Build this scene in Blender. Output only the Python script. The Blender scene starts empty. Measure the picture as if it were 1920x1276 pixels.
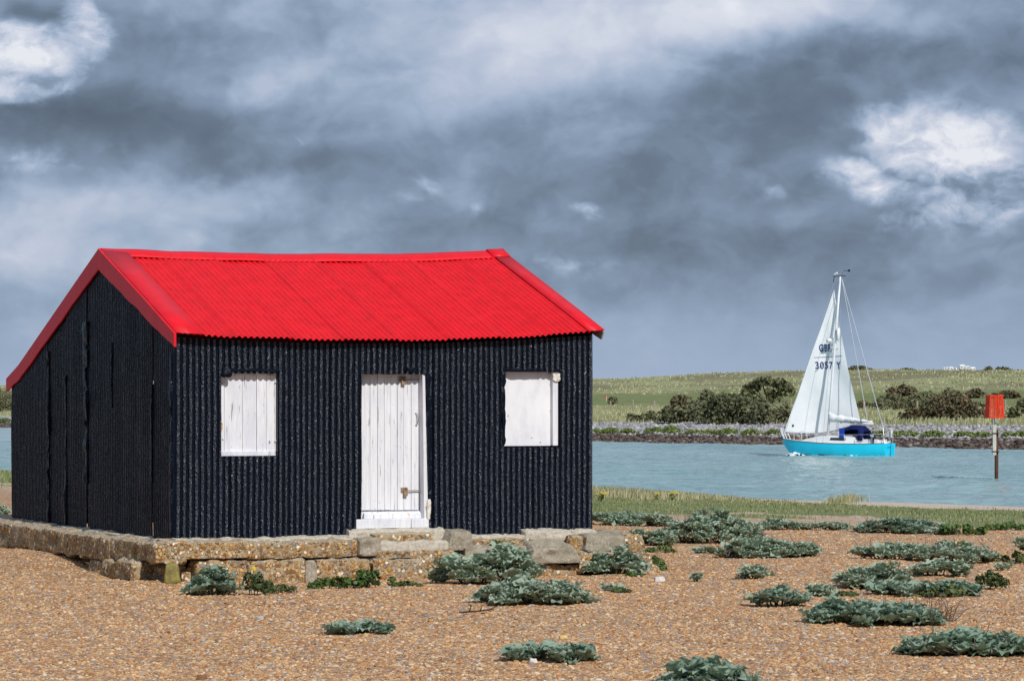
import bpy, bmesh, math, random
import numpy as np
from mathutils import Vector, Matrix, Euler

random.seed(7)
RNG = np.random.default_rng(11)
SC = bpy.context.scene
COL = SC.collection
PI = math.pi

# ------------------------------------------------------------------ camera, sky, sun, exposure
FPX, CX, HY, EYE = 5600.0, 960.0, 765.0, 2.9      # focal length / centre / horizon of a 1920 px wide frame; eye above the water
cam_d = bpy.data.cameras.new('camera')
cam = bpy.data.objects.new('camera', cam_d)
COL.objects.link(cam)
cam.location = (0, 0, EYE)
cam.rotation_euler = (math.radians(90), 0, 0)
cam_d.sensor_width = 36.0
cam_d.sensor_fit = 'HORIZONTAL'
cam_d.lens = FPX / 1920 * 36
cam_d.shift_y = (HY - 638) / 1920
cam_d.clip_start = 0.5
cam_d.clip_end = 9000
SC.camera = cam

SUN_EL, SUN_AZ = math.radians(40), math.atan2(0.43, -0.90)   # azimuth clockwise from +Y
S = Vector((math.sin(SUN_AZ) * math.cos(SUN_EL), math.cos(SUN_AZ) * math.cos(SUN_EL), math.sin(SUN_EL)))
sun_d = bpy.data.lights.new('sun', 'SUN')
sun_d.energy = 3.7
sun_d.angle = math.radians(0.6)
sun_d.color = (1.0, 0.965, 0.91)
sun = bpy.data.objects.new('sun', sun_d)
COL.objects.link(sun)
sun.rotation_euler = (-S).to_track_quat('-Z', 'Y').to_euler()

SC.view_settings.view_transform = 'Standard'
SC.view_settings.look = 'None'
SC.view_settings.exposure = 0.0
SC.view_settings.gamma = 1.0
SC.view_settings.use_curve_mapping = False


class NT:
    """Small helper round a node tree."""
    def __init__(s, tree):
        s.t = tree
        s.n = tree.nodes
        s.l = tree.links

    def new(s, kind, **kw):
        n = s.n.new(kind)
        for k, v in kw.items():
            setattr(n, k, v)
        return n

    def put(s, sock, v):
        if isinstance(v, bpy.types.NodeSocket):
            s.l.new(v, sock)
        elif isinstance(v, (tuple, list)):
            if len(sock.default_value) == 4 and len(v) == 3:
                v = tuple(v) + (1.0,)
            sock.default_value = v
        else:
            sock.default_value = v

    def m(s, op, a, b=None, c=None, clamp=False):
        n = s.new('ShaderNodeMath', operation=op, use_clamp=clamp)
        s.put(n.inputs[0], a)
        if b is not None:
            s.put(n.inputs[1], b)
        if c is not None:
            s.put(n.inputs[2], c)
        return n.outputs[0]

    def vm(s, op, a, b=None):
        n = s.new('ShaderNodeVectorMath', operation=op)
        s.put(n.inputs[0], a)
        if b is not None:
            if op == 'SCALE':
                s.put(n.inputs[3], b)
            else:
                s.put(n.inputs[1], b)
        return n.outputs['Value'] if op in ('DOT_PRODUCT', 'LENGTH') else n.outputs['Vector']

    def xyz(s, x, y, z=0.0):
        n = s.new('ShaderNodeCombineXYZ')
        for i, v in enumerate((x, y, z)):
            s.put(n.inputs[i], v)
        return n.outputs[0]

    def sep(s, v):
        n = s.new('ShaderNodeSeparateXYZ')
        s.put(n.inputs[0], v)
        return n.outputs

    def noise(s, vec, scale, detail=4.0, rough=0.55, dist=0.0, out='Fac'):
        n = s.new('ShaderNodeTexNoise')
        s.put(n.inputs['Vector'], vec)
        s.put(n.inputs['Scale'], scale)
        n.inputs['Detail'].default_value = detail
        n.inputs['Roughness'].default_value = rough
        n.inputs['Distortion'].default_value = dist
        return n.outputs[out]

    def voro(s, vec, scale, feature='F1', out='Distance', rand=1.0):
        n = s.new('ShaderNodeTexVoronoi', feature=feature)
        s.put(n.inputs['Vector'], vec)
        s.put(n.inputs['Scale'], scale)
        n.inputs['Randomness'].default_value = rand
        return n.outputs[out]

    def ramp(s, fac, stops, interp='LINEAR'):
        n = s.new('ShaderNodeValToRGB')
        cr = n.color_ramp
        cr.interpolation = interp
        while len(cr.elements) < len(stops):
            cr.elements.new(0.5)
        for e, (p, c) in zip(cr.elements, stops):
            e.position = p
            e.color = (*c, 1) if len(c) == 3 else c
        s.put(n.inputs[0], fac)
        return n.outputs[0]

    def mix(s, fac, a, b, mode='MIX'):
        n = s.new('ShaderNodeMix', data_type='RGBA', blend_type=mode)
        s.put(n.inputs[0], fac)
        s.put(n.inputs[6], a)
        s.put(n.inputs[7], b)
        return n.outputs[2]

    def rng(s, v, a, b, c=0.0, d=1.0, kind='SMOOTHSTEP'):
        n = s.new('ShaderNodeMapRange', interpolation_type=kind)
        s.put(n.inputs[0], v)
        for i, q in enumerate((a, b, c, d)):
            s.put(n.inputs[i + 1], q)
        return n.outputs[0]

    def bump(s, h, strength=0.5, dist=0.01, normal=None):
        n = s.new('ShaderNodeBump')
        n.inputs['Strength'].default_value = strength
        n.inputs['Distance'].default_value = dist
        s.put(n.inputs['Height'], h)
        if normal is not None:
            s.put(n.inputs['Normal'], normal)
        return n.outputs[0]


# ---- the sky: a physical sky seen through broken storm cloud, all of it by direction
world = bpy.data.worlds.new('World')
SC.world = world
world.use_nodes = True
w = NT(world.node_tree)
w.n.clear()
D = w.new('ShaderNodeTexCoord').outputs['Generated']
dx, dy, dz = w.sep(D)
az = w.m('ARCTAN2', dx, dy)
el = w.m('ARCSINE', dz)
UV = w.xyz(w.m('MULTIPLY_ADD', az, 5.6, 0.96), w.m('MULTIPLY_ADD', el, -5.6, 0.765), 0.0)   # thousandths of a photo pixel
P3 = w.vm('MULTIPLY', D, (5.6, 5.6, 8.0))
# domain warps (no seam: they use the direction itself)
wn1 = w.vm('SUBTRACT', w.noise(P3, 2.6, 5.0, 0.55, out='Color'), (0.5, 0.5, 0.5))
wn2 = w.vm('SUBTRACT', w.noise(P3, 7.0, 5.0, 0.52, out='Color'), (0.5, 0.5, 0.5))
Q = w.vm('ADD', UV, w.vm('ADD', w.vm('MULTIPLY', wn1, (0.24, 0.15, 0)), w.vm('MULTIPLY', wn2, (0.11, 0.08, 0))))
Q2 = w.vm('ADD', UV, w.vm('ADD', w.vm('MULTIPLY', wn1, (0.06, 0.05, 0)), w.vm('MULTIPLY', wn2, (0.085, 0.075, 0))))


def gauss(coord, x, y, sx, sy, tilt=0.0, lit=False):
    v = w.vm('SUBTRACT', coord, (x / 1000, y / 1000, 0))
    if tilt:
        r = w.new('ShaderNodeVectorRotate', rotation_type='Z_AXIS')
        w.put(r.inputs['Vector'], v)
        r.inputs['Angle'].default_value = math.radians(tilt)
        v = r.outputs[0]
    v = w.vm('MULTIPLY', v, (1000 / sx, 1000 / sy, 0))
    g_ = w.m('EXPONENT', w.m('MULTIPLY', w.vm('DOT_PRODUCT', v, v), -1.0))
    return (g_, w.m('MULTIPLY', g_, w.vm('DOT_PRODUCT', v, (-.45, -.9, 0)))) if lit else g_


CLOUDS = [  # x, y, half widths, tilt, brightness change
    (1180, 60, 360, 95, 8, .22), (1500, 25, 260, 55, 0, .16), (820, 60, 260, 60, 14, .13), (930, 165, 240, 50, 10, .12), (560, 20, 260, 45, 0, .05),
    (480, 170, 130, 34, 28, .12), (640, 120, 160, 30, 20, .06), (60, 225, 160, 45, 0, -.14), (300, 250, 260, 60, -6, -.14), (440, 320, 150, 32, 8, -.10),
    (250, 110, 110, 60, 0, -.09), (80, 25, 70, 30, 0, -.16), (1450, 200, 300, 75, 4, -.115), (1850, 110, 200, 60, 0, -.13), (1260, 360, 240, 90, 0, -.07),
    (1500, 300, 150, 90, 0, -.035), (820, 245, 190, 34, 0, -.05), (640, 265, 200, 30, 14, .08), (1080, 225, 110, 40, 32, .08),
    (90, 390, 240, 90, 0, .16), (420, 385, 240, 55, 0, .13), (120, 500, 240, 60, 0, .13), (700, 340, 200, 50, 0, .03),
    (880, 420, 260, 60, 0, -.04), (1350, 480, 300, 60, 0, -.07), (1750, 540, 300, 50, 0, -.03), (1700, 20, 160, 40, 0, .05),
]
field = None
for (x, y, sx, sy, tl, a) in CLOUDS:
    g = w.m('MULTIPLY', gauss(Q, x, y, sx, sy, tl), a)
    field = g if field is None else w.m('ADD', field, g)


def pair(vec, off, scale, detail, rough, dist=0.0):
    """A noise, and its slope towards the light: the relief of a cloud."""
    a = w.noise(vec, scale, detail, rough, dist)
    b = w.noise(w.vm('ADD', vec, off), scale, detail, rough, dist)
    return a, w.m('SUBTRACT', a, b)


Pw = w.vm('ADD', P3, w.vm('ADD', w.vm('SCALE', wn1, 0.22), w.vm('SCALE', wn2, 0.10)))
n_big, r_big = pair(Pw, (-.05, 0, .07), 2.4, 5.0, 0.48)
n_mid, r_mid = pair(Pw, (-.020, 0, .030), 6.5, 4.0, 0.48)
tex = w.m('ADD', w.m('MULTIPLY', w.m('SUBTRACT', n_big, 0.5), 0.20), w.m('MULTIPLY', w.m('SUBTRACT', n_mid, 0.5), 0.11))
tex = w.m('ADD', tex, w.m('ADD', w.m('MULTIPLY', r_big, 0.42), w.m('MULTIPLY', r_mid, 0.20)))
lowness = w.rng(el, 0.004, 0.060)                    # quiet haze towards the horizon
tex = w.m('MULTIPLY', tex, w.m('MULTIPLY_ADD', lowness, 0.92, 0.08))
# general height profile: pale near the horizon, slate above, paler overhead
prof_ = w.ramp(w.m('MULTIPLY', el, 3.2), [(0.0, (.60,) * 3), (.06, (.545,) * 3), (.13, (.485,) * 3), (.24, (.445,) * 3), (.42, (.49,) * 3), (1.0, (.52,) * 3)])
field = w.m('ADD', w.m('ADD', field, tex), prof_)
# harder-edged white cumulus
CUMULUS = [  # centre, half widths, tilt, gain
    (1770, 285, 200, 105, -18, 1.15), (1625, 350, 140, 50, -22, .95), (1800, 400, 175, 64, 0, 1.0), (1790, 340, 130, 60, 0, .85), (1690, 430, 110, 40, 0, .75), (1462, 364, 62, 28, -20, .66),
    (1850, 245, 80, 60, 0, .85), (1925, 330, 60, 80, 0, .8), (60, 115, 135, 85, 0, 1.12), (158, 65, 52, 100, 12, .95), (30, 180, 110, 55, 0, .95), (120, 160, 70, 50, 0, .8),
    (800, 350, 85, 24, -22, .66), (880, 390, 36, 24, -24, .62), (1112, 398, 62, 24, -20, .70), (1015, 300, 36, 18, -10, .52), (1195, 352, 40, 16, -25, .5), (1265, 342, 36, 12, -10, .42),
    (1085, 500, 120, 50, -10, .60), (650, 435, 80, 45, 0, .50), (365, 470, 50, 30, 0, .58), (90, 465, 110, 40, 0, .58), (560, 262, 34, 16, -42, .52), (60, 310, 170, 40, 0, .6), (250, 330, 90, 30, 0, .55), (760, 372, 70, 20, -8, .5), (1240, 470, 60, 40, 0, .3), (1180, 520, 90, 50, 0, .42), (220, 460, 90, 34, 0, .5), (500, 455, 60, 30, 0, .46),
]
cum = face = None
for (x, y, sx, sy, tl, a) in CUMULUS:
    g, fl = gauss(Q2, x, y, sx, sy, tl, True)
    g = w.m('MULTIPLY', g, a)
    cum = g if cum is None else w.m('MAXIMUM', cum, g)
    face = w.m('MULTIPLY', fl, a) if face is None else w.m('MULTIPLY_ADD', fl, a, face)
vb = w.new('ShaderNodeTexVoronoi', feature='SMOOTH_F1')
w.put(vb.inputs['Vector'], w.vm('ADD', P3, w.vm('SCALE', wn2, 0.16)))
vb.inputs['Scale'].default_value = 9.0
vb.inputs['Detail'].default_value = 2.5
vb.inputs['Roughness'].default_value = 0.55
vb.inputs['Smoothness'].default_value = 0.6
billow = w.m('SUBTRACT', 0.62, vb.outputs['Distance'])
n_f, r_f = pair(w.vm('ADD', P3, w.vm('SCALE', wn2, 0.22)), (-.010, 0, .015), 11.0, 6.0, 0.58)
puff = w.m('ADD', cum, w.m('ADD', w.m('MULTIPLY', billow, 0.30), w.m('MULTIPLY', w.m('SUBTRACT', n_f, 0.5), 0.46)))
puffm = w.m('MULTIPLY', w.rng(puff, 0.26, 0.66), w.rng(cum, 0.04, 0.26))
shade = w.m('ADD', w.m('MULTIPLY', r_mid, 1.5), w.m('ADD', w.m('MULTIPLY', r_f, 0.95), w.m('MULTIPLY', billow, 0.16)))
body = w.m('ADD', w.m('MULTIPLY', shade, 0.85), w.m('MULTIPLY_ADD', w.m('MAXIMUM', w.m('MINIMUM', face, .5), -.22), .34, 0.19))
goal = w.m('ADD', w.m('MULTIPLY_ADD', cum, .14, .46), w.m('MULTIPLY', body, .90))
over = w.m('MULTIPLY', puffm, w.m('MULTIPLY_ADD', cum, 1.15, -.22, clamp=True))
field = w.m('ADD', field, w.m('MULTIPLY', over, w.m('SUBTRACT', goal, field)))
field = w.m('MULTIPLY_ADD', field, 1.20, -.058)
cloud = w.ramp(field, [(0.20, (.082, .112, .165)), (0.36, (.132, .178, .252)), (0.48, (.205, .276, .392)), (0.60, (.316, .410, .555)), (0.74, (.49, .55, .69)), (0.98, (.80, .82, .88))])
sky = w.new('ShaderNodeTexSky', sky_type='NISHITA')
sky.sun_disc = False
sky.sun_elevation = SUN_EL
sky.sun_rotation = SUN_AZ
sky.air_density = 1.2
sky.dust_density = 1.0
skyc = w.vm('SCALE', sky.outputs[0], 0.10)
skyl = w.mix(w.m('SUBTRACT', 1.0, w.m('MULTIPLY', w.rng(el, 0.0, 0.05), 0.035)), w.vm('MINIMUM', skyc, (0.9, 0.9, 0.9)), cloud)
below = w.rng(el, -0.02, 0.0)
skyl = w.mix(below, (.20, .23, .26), skyl)
bg = w.new('ShaderNodeBackground')
w.put(bg.inputs['Color'], skyl)
bg.inputs['Strength'].default_value = 1.0
w.l.new(bg.outputs[0], w.new('ShaderNodeOutputWorld').inputs[0])
world.cycles.sampling_method = 'MANUAL'
world.cycles.sample_map_resolution = 512

# ------------------------------------------------------------------ helpers


def hashf(ix, iy, iz, seed):
    h = (ix.astype(np.int64) * 374761393 + iy.astype(np.int64) * 668265263 + iz.astype(np.int64) * 1440662683 + seed * 974711) & 0x7fffffff
    h = ((h ^ (h >> 13)) * 1274126177) & 0x7fffffff
    h = (h ^ (h >> 16)) & 0xffffff
    return h / float(0xffffff) * 2 - 1


def vnoise(x, y, z=0.0, seed=0):
    x, y, z = np.broadcast_arrays(np.asarray(x, float), np.asarray(y, float), np.asarray(z, float))
    fx, fy, fz = np.floor(x), np.floor(y), np.floor(z)
    tx, ty, tz = x - fx, y - fy, z - fz
    sx, sy, sz = [t * t * (3 - 2 * t) for t in (tx, ty, tz)]
    r = 0
    for a in (0, 1):
        for b in (0, 1):
            for c in (0, 1):
                wgt = (sx if a else 1 - sx) * (sy if b else 1 - sy) * (sz if c else 1 - sz)
                r = r + wgt * hashf(fx + a, fy + b, fz + c, seed)
    return r


def fbm(x, y, z=0.0, oct=4, seed=0, gain=0.5):
    r, a = 0, 1.0
    x, y, z = np.asarray(x, float), np.asarray(y, float), np.asarray(z, float)
    for i in range(oct):
        r = r + a * vnoise(x, y, z, seed + i * 17)
        x, y, z, a = x * 2.03, y * 2.03, z * 2.03, a * gain
    return r


def mesh(name, v, f, smooth=False, mats=None):
    me = bpy.data.meshes.new(name)
    v = np.asarray(v, float).reshape(-1, 3)
    if isinstance(f, np.ndarray) and f.ndim == 2:
        nf, k = f.shape
        me.vertices.add(len(v))
        me.vertices.foreach_set('co', v.ravel())
        me.loops.add(nf * k)
        me.loops.foreach_set('vertex_index', f.ravel().astype(np.int32))
        me.polygons.add(nf)
        me.polygons.foreach_set('loop_start', np.arange(0, nf * k, k, dtype=np.int32))
        me.polygons.foreach_set('loop_total', np.full(nf, k, dtype=np.int32))
        me.update(calc_edges=True)
    else:
        me.from_pydata([tuple(p) for p in v], [], [tuple(q) for q in f])
        me.update()
    if smooth:
        me.polygons.foreach_set('use_smooth', np.ones(len(me.polygons), dtype=bool))
    if mats:
        for m_ in (mats if isinstance(mats, (list, tuple)) else [mats]):
            me.materials.append(m_)
    return me


def tag(o, label=None, cat=None, group=None, kind=None):
    for k, v in (('label', label), ('category', cat), ('group', group), ('kind', kind)):
        if v:
            o[k] = v
    return o


def obj(name, v, f, mat, parent=None, smooth=False, kind=None, label=None):
    me = v if isinstance(v, bpy.types.Mesh) else mesh(name, v, f, smooth, mat)
    o = bpy.data.objects.new(name, me)
    COL.objects.link(o)
    if parent is not None:
        o.parent = parent
    tag(o, kind=kind, label=label)
    return o


def thing(name, label, cat, loc=(0, 0, 0), group=None, rz=0.0):
    o = bpy.data.objects.new(name, None)
    COL.objects.link(o)
    o.location = loc
    o.rotation_euler = (0, 0, rz)
    return tag(o, label, cat, group)


class MB:
    """Collects simple shapes into one mesh."""
    def __init__(s):
        s.v, s.f = [], []

    def add(s, v, f):
        b = len(s.v)
        s.v += [tuple(p) for p in v]
        s.f += [tuple(i + b for i in q) for q in f]
        return s

    def box(s, x0, x1, y0, y1, z0, z1):
        v = [(x, y, z) for z in (z0, z1) for y in (y0, y1) for x in (x0, x1)]
        return s.add(v, [(0, 2, 3, 1), (4, 5, 7, 6), (0, 1, 5, 4), (2, 6, 7, 3), (0, 4, 6, 2), (1, 3, 7, 5)])

    def hexa(s, c):
        """c: eight corners ordered as in box()."""
        return s.add(c, [(0, 2, 3, 1), (4, 5, 7, 6), (0, 1, 5, 4), (2, 6, 7, 3), (0, 4, 6, 2), (1, 3, 7, 5)])

    def tube(s, pts, r, n=6):
        pts = [Vector(p) for p in pts]
        rr = r if isinstance(r, (list, tuple)) else [r] * len(pts)
        v, f = [], []
        up = None
        for i, p in enumerate(pts):
            d = (pts[min(i + 1, len(pts) - 1)] - pts[max(i - 1, 0)]).normalized()
            a = d.cross(Vector((0.31, 0.17, 0.93)) if abs(d.z) < 0.9 else Vector((1, 0.2, 0))).normalized()
            if up is not None and a.dot(up) < 0:
                a = -a
            up = a
            b = d.cross(a).normalized()
            for k in range(n):
                t = 2 * PI * k / n
                v.append(p + (a * math.cos(t) + b * math.sin(t)) * rr[i])
        for i in range(len(pts) - 1):
            for k in range(n):
                k2 = (k + 1) % n
                f.append((i * n + k, i * n + k2, (i + 1) * n + k2, (i + 1) * n + k))
        f.append(tuple(range(n))[::-1])
        f.append(tuple((len(pts) - 1) * n + k for k in range(n)))
        return s.add(v, f)

    def build(s, name, mat, parent=None, smooth=False, bevel=0.0, kind=None, label=None):
        o = obj(name, s.v, s.f, mat, parent, smooth, kind, label)
        if bevel:
            b = o.modifiers.new('bevel', 'BEVEL')
            b.width = bevel
            b.segments = 2
            b.limit_method = 'ANGLE'
        return o


def grid_faces(nr, nc):
    i = np.arange(nr - 1)[:, None] * nc + np.arange(nc - 1)[None, :]
    i = i.ravel()
    return np.stack([i, i + 1, i + 1 + nc, i + nc], 1)


def material(name, base=(.5, .5, .5), rough=0.7, spec=0.5, metal=0.0):
    mt = bpy.data.materials.new(name)
    mt.use_nodes = True
    t = NT(mt.node_tree)
    p = t.n['Principled BSDF']
    p.inputs['Base Color'].default_value = (*base, 1)
    p.inputs['Roughness'].default_value = rough
    p.inputs['Specular IOR Level'].default_value = spec
    p.inputs['Metallic'].default_value = metal
    return mt, t, p


def obj_coord(t):
    return t.new('ShaderNodeTexCoord').outputs['Object']


def world_coord(t):
    return t.new('ShaderNodeNewGeometry').outputs['Position']

# ------------------------------------------------------------------ terrain functions (metres, water level at z = 0)


def near_shore(x):
    return np.interp(x, [-60, -23, 2.7, 9, 14.7, 30, 60], [190, 135, 101, 94.5, 88.3, 76, 55])


def near_z(x, y):
    x, y = np.asarray(x, float), np.asarray(y, float)
    d = near_shore(x) - y
    z = np.interp(d, [-40, -8, 0, 5, 20, 36, 60, 90, 300], [-3, -.7, 0, .14, .36, .58, .77, .81, .86])
    z = z + .05 * np.exp(-((x + 4.4) / .9) ** 2 - ((y - 35.6) / .9) ** 2) + .21 * np.exp(-((x + 6.2) / 1.9) ** 2 - ((y - 40.2) / 3.4) ** 2)       # shingle banked against the gable
    return z + .045 * fbm(x * .35, y * .35, 0, 3, 3) * np.clip(d / 15, 0, 1)


def far_shore(x):
    return np.interp(x, [-500, -79, 6.9, 35, 60, 100, 300], [1500, 464, 257, 208, 172, 135, 60])


def far_d(x, y):
    return (np.asarray(y, float) - far_shore(x)) * .42


def far_z(x, y):
    x, y = np.asarray(x, float), np.asarray(y, float)
    d = far_d(x, y)
    z = np.interp(d, [-60, -4, 0, 2.2, 5, 14.5, 20, 44, 86, 130, 165, 190, 235, 320, 700], [-3, -1.0, 0, .55, .85, 1.5, 1.75, 2.5, 4.3, 6.9, 8.9, 9.7, 8.6, 5.0, 3.0])
    k = np.clip((d - 95) / 70, 0, 1)
    left = np.clip((-60 - x) / 40, 0, 1)
    z = z + k * (.75 * fbm(x / 38, y / 60, 0, 4, 21) + .55 * np.exp(-((x - 62) / 30) ** 2) - .35 * np.exp(-((x - 22) / 9) ** 2)) + left * k * 2.2
    z = z + np.clip((d - 16) / 10, 0, 1) * .10 * fbm(x / 6, y / 9, 0, 4, 31)
    return z


def ray(px, py):
    return (px - CX) / FPX, (HY - py) / FPX      # x/y and (z-eye)/y


def on(fz, px, py, y0, y1):
    """World point where the sight line to a measured photo pixel meets a terrain."""
    a, b = ray(px, py)
    y = np.arange(y0, y1, (y1 - y0) / 4000)
    hit = np.nonzero(EYE + b * y <= fz(a * y, y))[0]
    yy = y[hit[0]] if len(hit) else y1
    return Vector((a * yy, yy, float(fz(a * yy, yy))))


def near(px, py):
    return on(near_z, px, py, 20, 140)


def far(px, py):
    return on(far_z, px, py, 150, 1400)


# ------------------------------------------------------------------ materials
PEB = [(0.0, (.40, .185, .060)), (.16, (.52, .305, .14)), (.30, (.235, .098, .032)), (.42, (.57, .41, .245)), (.54, (.43, .215, .075)), (.66, (.20, .185, .19)),
       (.74, (.50, .29, .13)), (.83, (.64, .50, .33)), (.89, (.33, .115, .036)), (.945, (.33, .33, .36)), (.975, (.10, .065, .045))]

MAT = {}

# shingle: every cell is one pebble; turf where the point attribute says so
mt, t, p = material('shingle', rough=.75, spec=.35)
g = world_coord(t)
g2 = t.vm('MULTIPLY', g, (1, 1, 1))
cellv = t.new('ShaderNodeTexVoronoi', feature='F1')
t.put(cellv.inputs['Vector'], g2)
cellv.inputs['Scale'].default_value = 30
ccol = t.sep(cellv.outputs['Color'])[0]
peb = t.ramp(ccol, PEB, 'CONSTANT')
patch = t.noise(g, .55, 4)
peb = t.mix(t.rng(patch, .35, .7, 0.0, .22), peb, (.47, .32, .18))
damp = t.rng(t.noise(g, 1.7, 5), .48, .66, 0, .40)
peb = t.mix(damp, peb, (.24, .15, .085))
pale = t.new('ShaderNodeAttribute', attribute_name='pale').outputs['Fac']
peb = t.mix(t.m('MULTIPLY', pale, .72), peb, t.mix(t.sep(cellv.outputs['Color'])[1], (.52, .40, .30), (.76, .68, .60)))
edge = t.rng(cellv.outputs['Distance'], .0, .62, 0, 1)
attr = t.new('ShaderNodeAttribute', attribute_name='turf').outputs['Fac']
tn = t.noise(g, 1.4, 5)
turf = t.rng(t.m('ADD', attr, t.m('MULTIPLY', t.m('SUBTRACT', tn, .5), .9)), .42, .58)
gcol = t.ramp(t.noise(g, 2.6, 6), [(.3, (.125, .155, .050)), (.5, (.175, .205, .070)), (.7, (.25, .24, .115))])
t.put(p.inputs['Base Color'], t.mix(turf, peb, gcol))
t.put(p.inputs['Normal'], t.bump(t.m('SUBTRACT', 1.0, edge), .9, .02))
MAT['shingle'] = mt

mt, t, p = material('pebble', rough=.62, spec=.4)
rnd = t.new('ShaderNodeObjectInfo').outputs['Random']
pc = t.ramp(rnd, PEB, 'CONSTANT')
oc = obj_coord(t)
pc = t.mix(t.rng(t.noise(oc, 2.2, 3), .35, .7, 0, .25), pc, (.56, .40, .24))
t.put(p.inputs['Base Color'], pc)
MAT['pebble'] = mt

# far bank: weed, stones, grass, dune by a height-above-shore attribute
mt, t, p = material('far_land', rough=.9, spec=.2)
g = world_coord(t)
d = t.new('ShaderNodeAttribute', attribute_name='inland').outputs['Fac']
gs = t.vm('MULTIPLY', g, (1, .45, 1))
dj = t.m('ADD', d, t.m('MULTIPLY', t.m('SUBTRACT', t.noise(gs, .35, 4), .5), 5.0))
st = t.voro(gs, 2.6, out='Color')
stone = t.ramp(t.sep(st)[0], [(0, (.20, .19, .20)), (.4, (.33, .32, .33)), (.8, (.42, .40, .40)), (1, (.26, .24, .23))])
weed = t.ramp(t.sep(st)[1], [(0, (.045, .030, .024)), (.6, (.10, .07, .055)), (1, (.17, .13, .11))])
c = t.mix(t.rng(d, 1.9, 3.6), weed, stone)
tuft = t.noise(t.vm('MULTIPLY', g, (1, .35, 1)), .5, 7, .7)
fine = t.noise(t.vm('MULTIPLY', g, (1, .30, 1)), 2.2, 5, .7)
grass = t.ramp(tuft, [(.30, (.12, .14, .05)), (.48, (.19, .205, .085)), (.60, (.28, .27, .14)), (.75, (.36, .33, .19))])
straw = t.ramp(tuft, [(.30, (.23, .235, .10)), (.5, (.32, .31, .155)), (.7, (.42, .39, .22))])
green = t.ramp(tuft, [(.3, (.15, .180, .062)), (.6, (.205, .230, .092)), (.8, (.26, .265, .13))])
dune = t.ramp(t.m('ADD', t.m('MULTIPLY', tuft, .6), t.m('MULTIPLY', fine, .4)), [(.30, (.115, .13, .058)), (.44, (.25, .262, .125)), (.54, (.35, .35, .18)), (.66, (.44, .42, .245)), (.8, (.52, .48, .31))])
heath = t.rng(t.noise(t.vm('MULTIPLY', g, (1, .5, 1)), .05, 5), .46, .60, 0, .85)
dune = t.mix(heath, dune, t.ramp(fine, [(.3, (.14, .12, .075)), (.6, (.225, .205, .115)), (.8, (.30, .27, .16))]))
c = t.mix(t.rng(dj, 13.0, 16.5), c, grass)
c = t.mix(t.rng(dj, 24, 32), c, straw)
c = t.mix(t.rng(t.m('ADD', d, t.m('MULTIPLY', t.m('SUBTRACT', t.noise(gs, .05, 4), .5), 40)), 52, 66), c, green)
c = t.mix(t.rng(t.m('ADD', d, t.m('MULTIPLY', t.m('SUBTRACT', t.noise(gs, .05, 4), .5), 60)), 92, 112), c, dune)
t.put(p.inputs['Base Color'], c)
t.put(p.inputs['Normal'], t.bump(t.m('ADD', tuft, t.m('MULTIPLY', fine, .6)), .9, .5))
MAT['far_land'] = mt

# water
mt, t, p = material('water', base=(.10, .24, .25), rough=.16, spec=.5)
p.inputs['IOR'].default_value = 1.33
g = world_coord(t)
swell = t.noise(t.vm('MULTIPLY', g, (1, .55, 1)), .55, 5, .6, .4)
chop = t.noise(t.vm('MULTIPLY', g, (1, .6, 1)), 2.3, 4, .6, .3)
gust = t.rng(t.noise(t.vm('MULTIPLY', g, (.6, .18, 1)), .16, 4), .3, .7)
h = t.m('ADD', t.m('MULTIPLY', swell, 1.0), t.m('MULTIPLY', chop, .35))
t.put(p.inputs['Normal'], t.bump(h, .40, .16))
t.put(p.inputs['Base Color'], t.mix(gust, (.20, .335, .335), (.28, .42, .41)))
MAT['water'] = mt


def leafy(name, stops, scale=6.0, rough=.6, trans=.15):
    """Foliage: colour differs from leaf to leaf by a per-face attribute and by noise."""
    mt, t, p = material(name, rough=rough, spec=.35)
    a = t.new('ShaderNodeAttribute', attribute_name='tone').outputs['Fac']
    n = t.noise(world_coord(t), scale, 3)
    r = t.new('ShaderNodeObjectInfo').outputs['Random']
    k = t.m('ADD', t.m('MULTIPLY', a, .62), t.m('ADD', t.m('MULTIPLY', n, .34), t.m('MULTIPLY', r, .08)))
    t.put(p.inputs['Base Color'], t.ramp(k, stops))
    MAT[name] = mt
    return mt


leafy('grass_green', [(.15, (.13, .165, .05)), (.45, (.19, .22, .08)), (.75, (.28, .28, .13)), (1, (.38, .33, .18))], 1.2)
leafy('grass_straw', [(.15, (.17, .18, .075)), (.45, (.30, .29, .14)), (.8, (.45, .40, .24)), (1, (.52, .45, .30))], .8)
leafy('bush_green', [(.15, (.052, .060, .027)), (.5, (.098, .105, .046)), (.8, (.155, .155, .072)), (1, (.21, .20, .10))], 1.0)
leafy('bush_olive', [(.15, (.066, .072, .034)), (.5, (.128, .130, .064)), (.8, (.195, .195, .10)), (1, (.26, .245, .14))], 1.0)
leafy('bush_rust', [(.15, (.050, .044, .024)), (.5, (.098, .082, .042)), (.75, (.165, .115, .055)), (.92, (.38, .16, .055)), (1, (.46, .20, .06))], 1.0)
leafy('bush_red', [(.15, (.060, .032, .030)), (.5, (.125, .068, .055)), (.8, (.22, .095, .065)), (1, (.38, .14, .07))], 1.0)
leafy('herb_green', [(.15, (.030, .062, .012)), (.5, (.062, .115, .022)), (.85, (.11, .17, .04)), (1, (.19, .22, .06))], 9)
leafy('herb_dark', [(.15, (.035, .055, .017)), (.5, (.065, .092, .028)), (.85, (.115, .135, .045)), (1, (.17, .14, .06))], 9)
leafy('dry_stem', [(.15, (.12, .08, .055)), (.5, (.22, .16, .11)), (.85, (.36, .28, .20)), (1, (.42, .33, .25))], 9)
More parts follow.
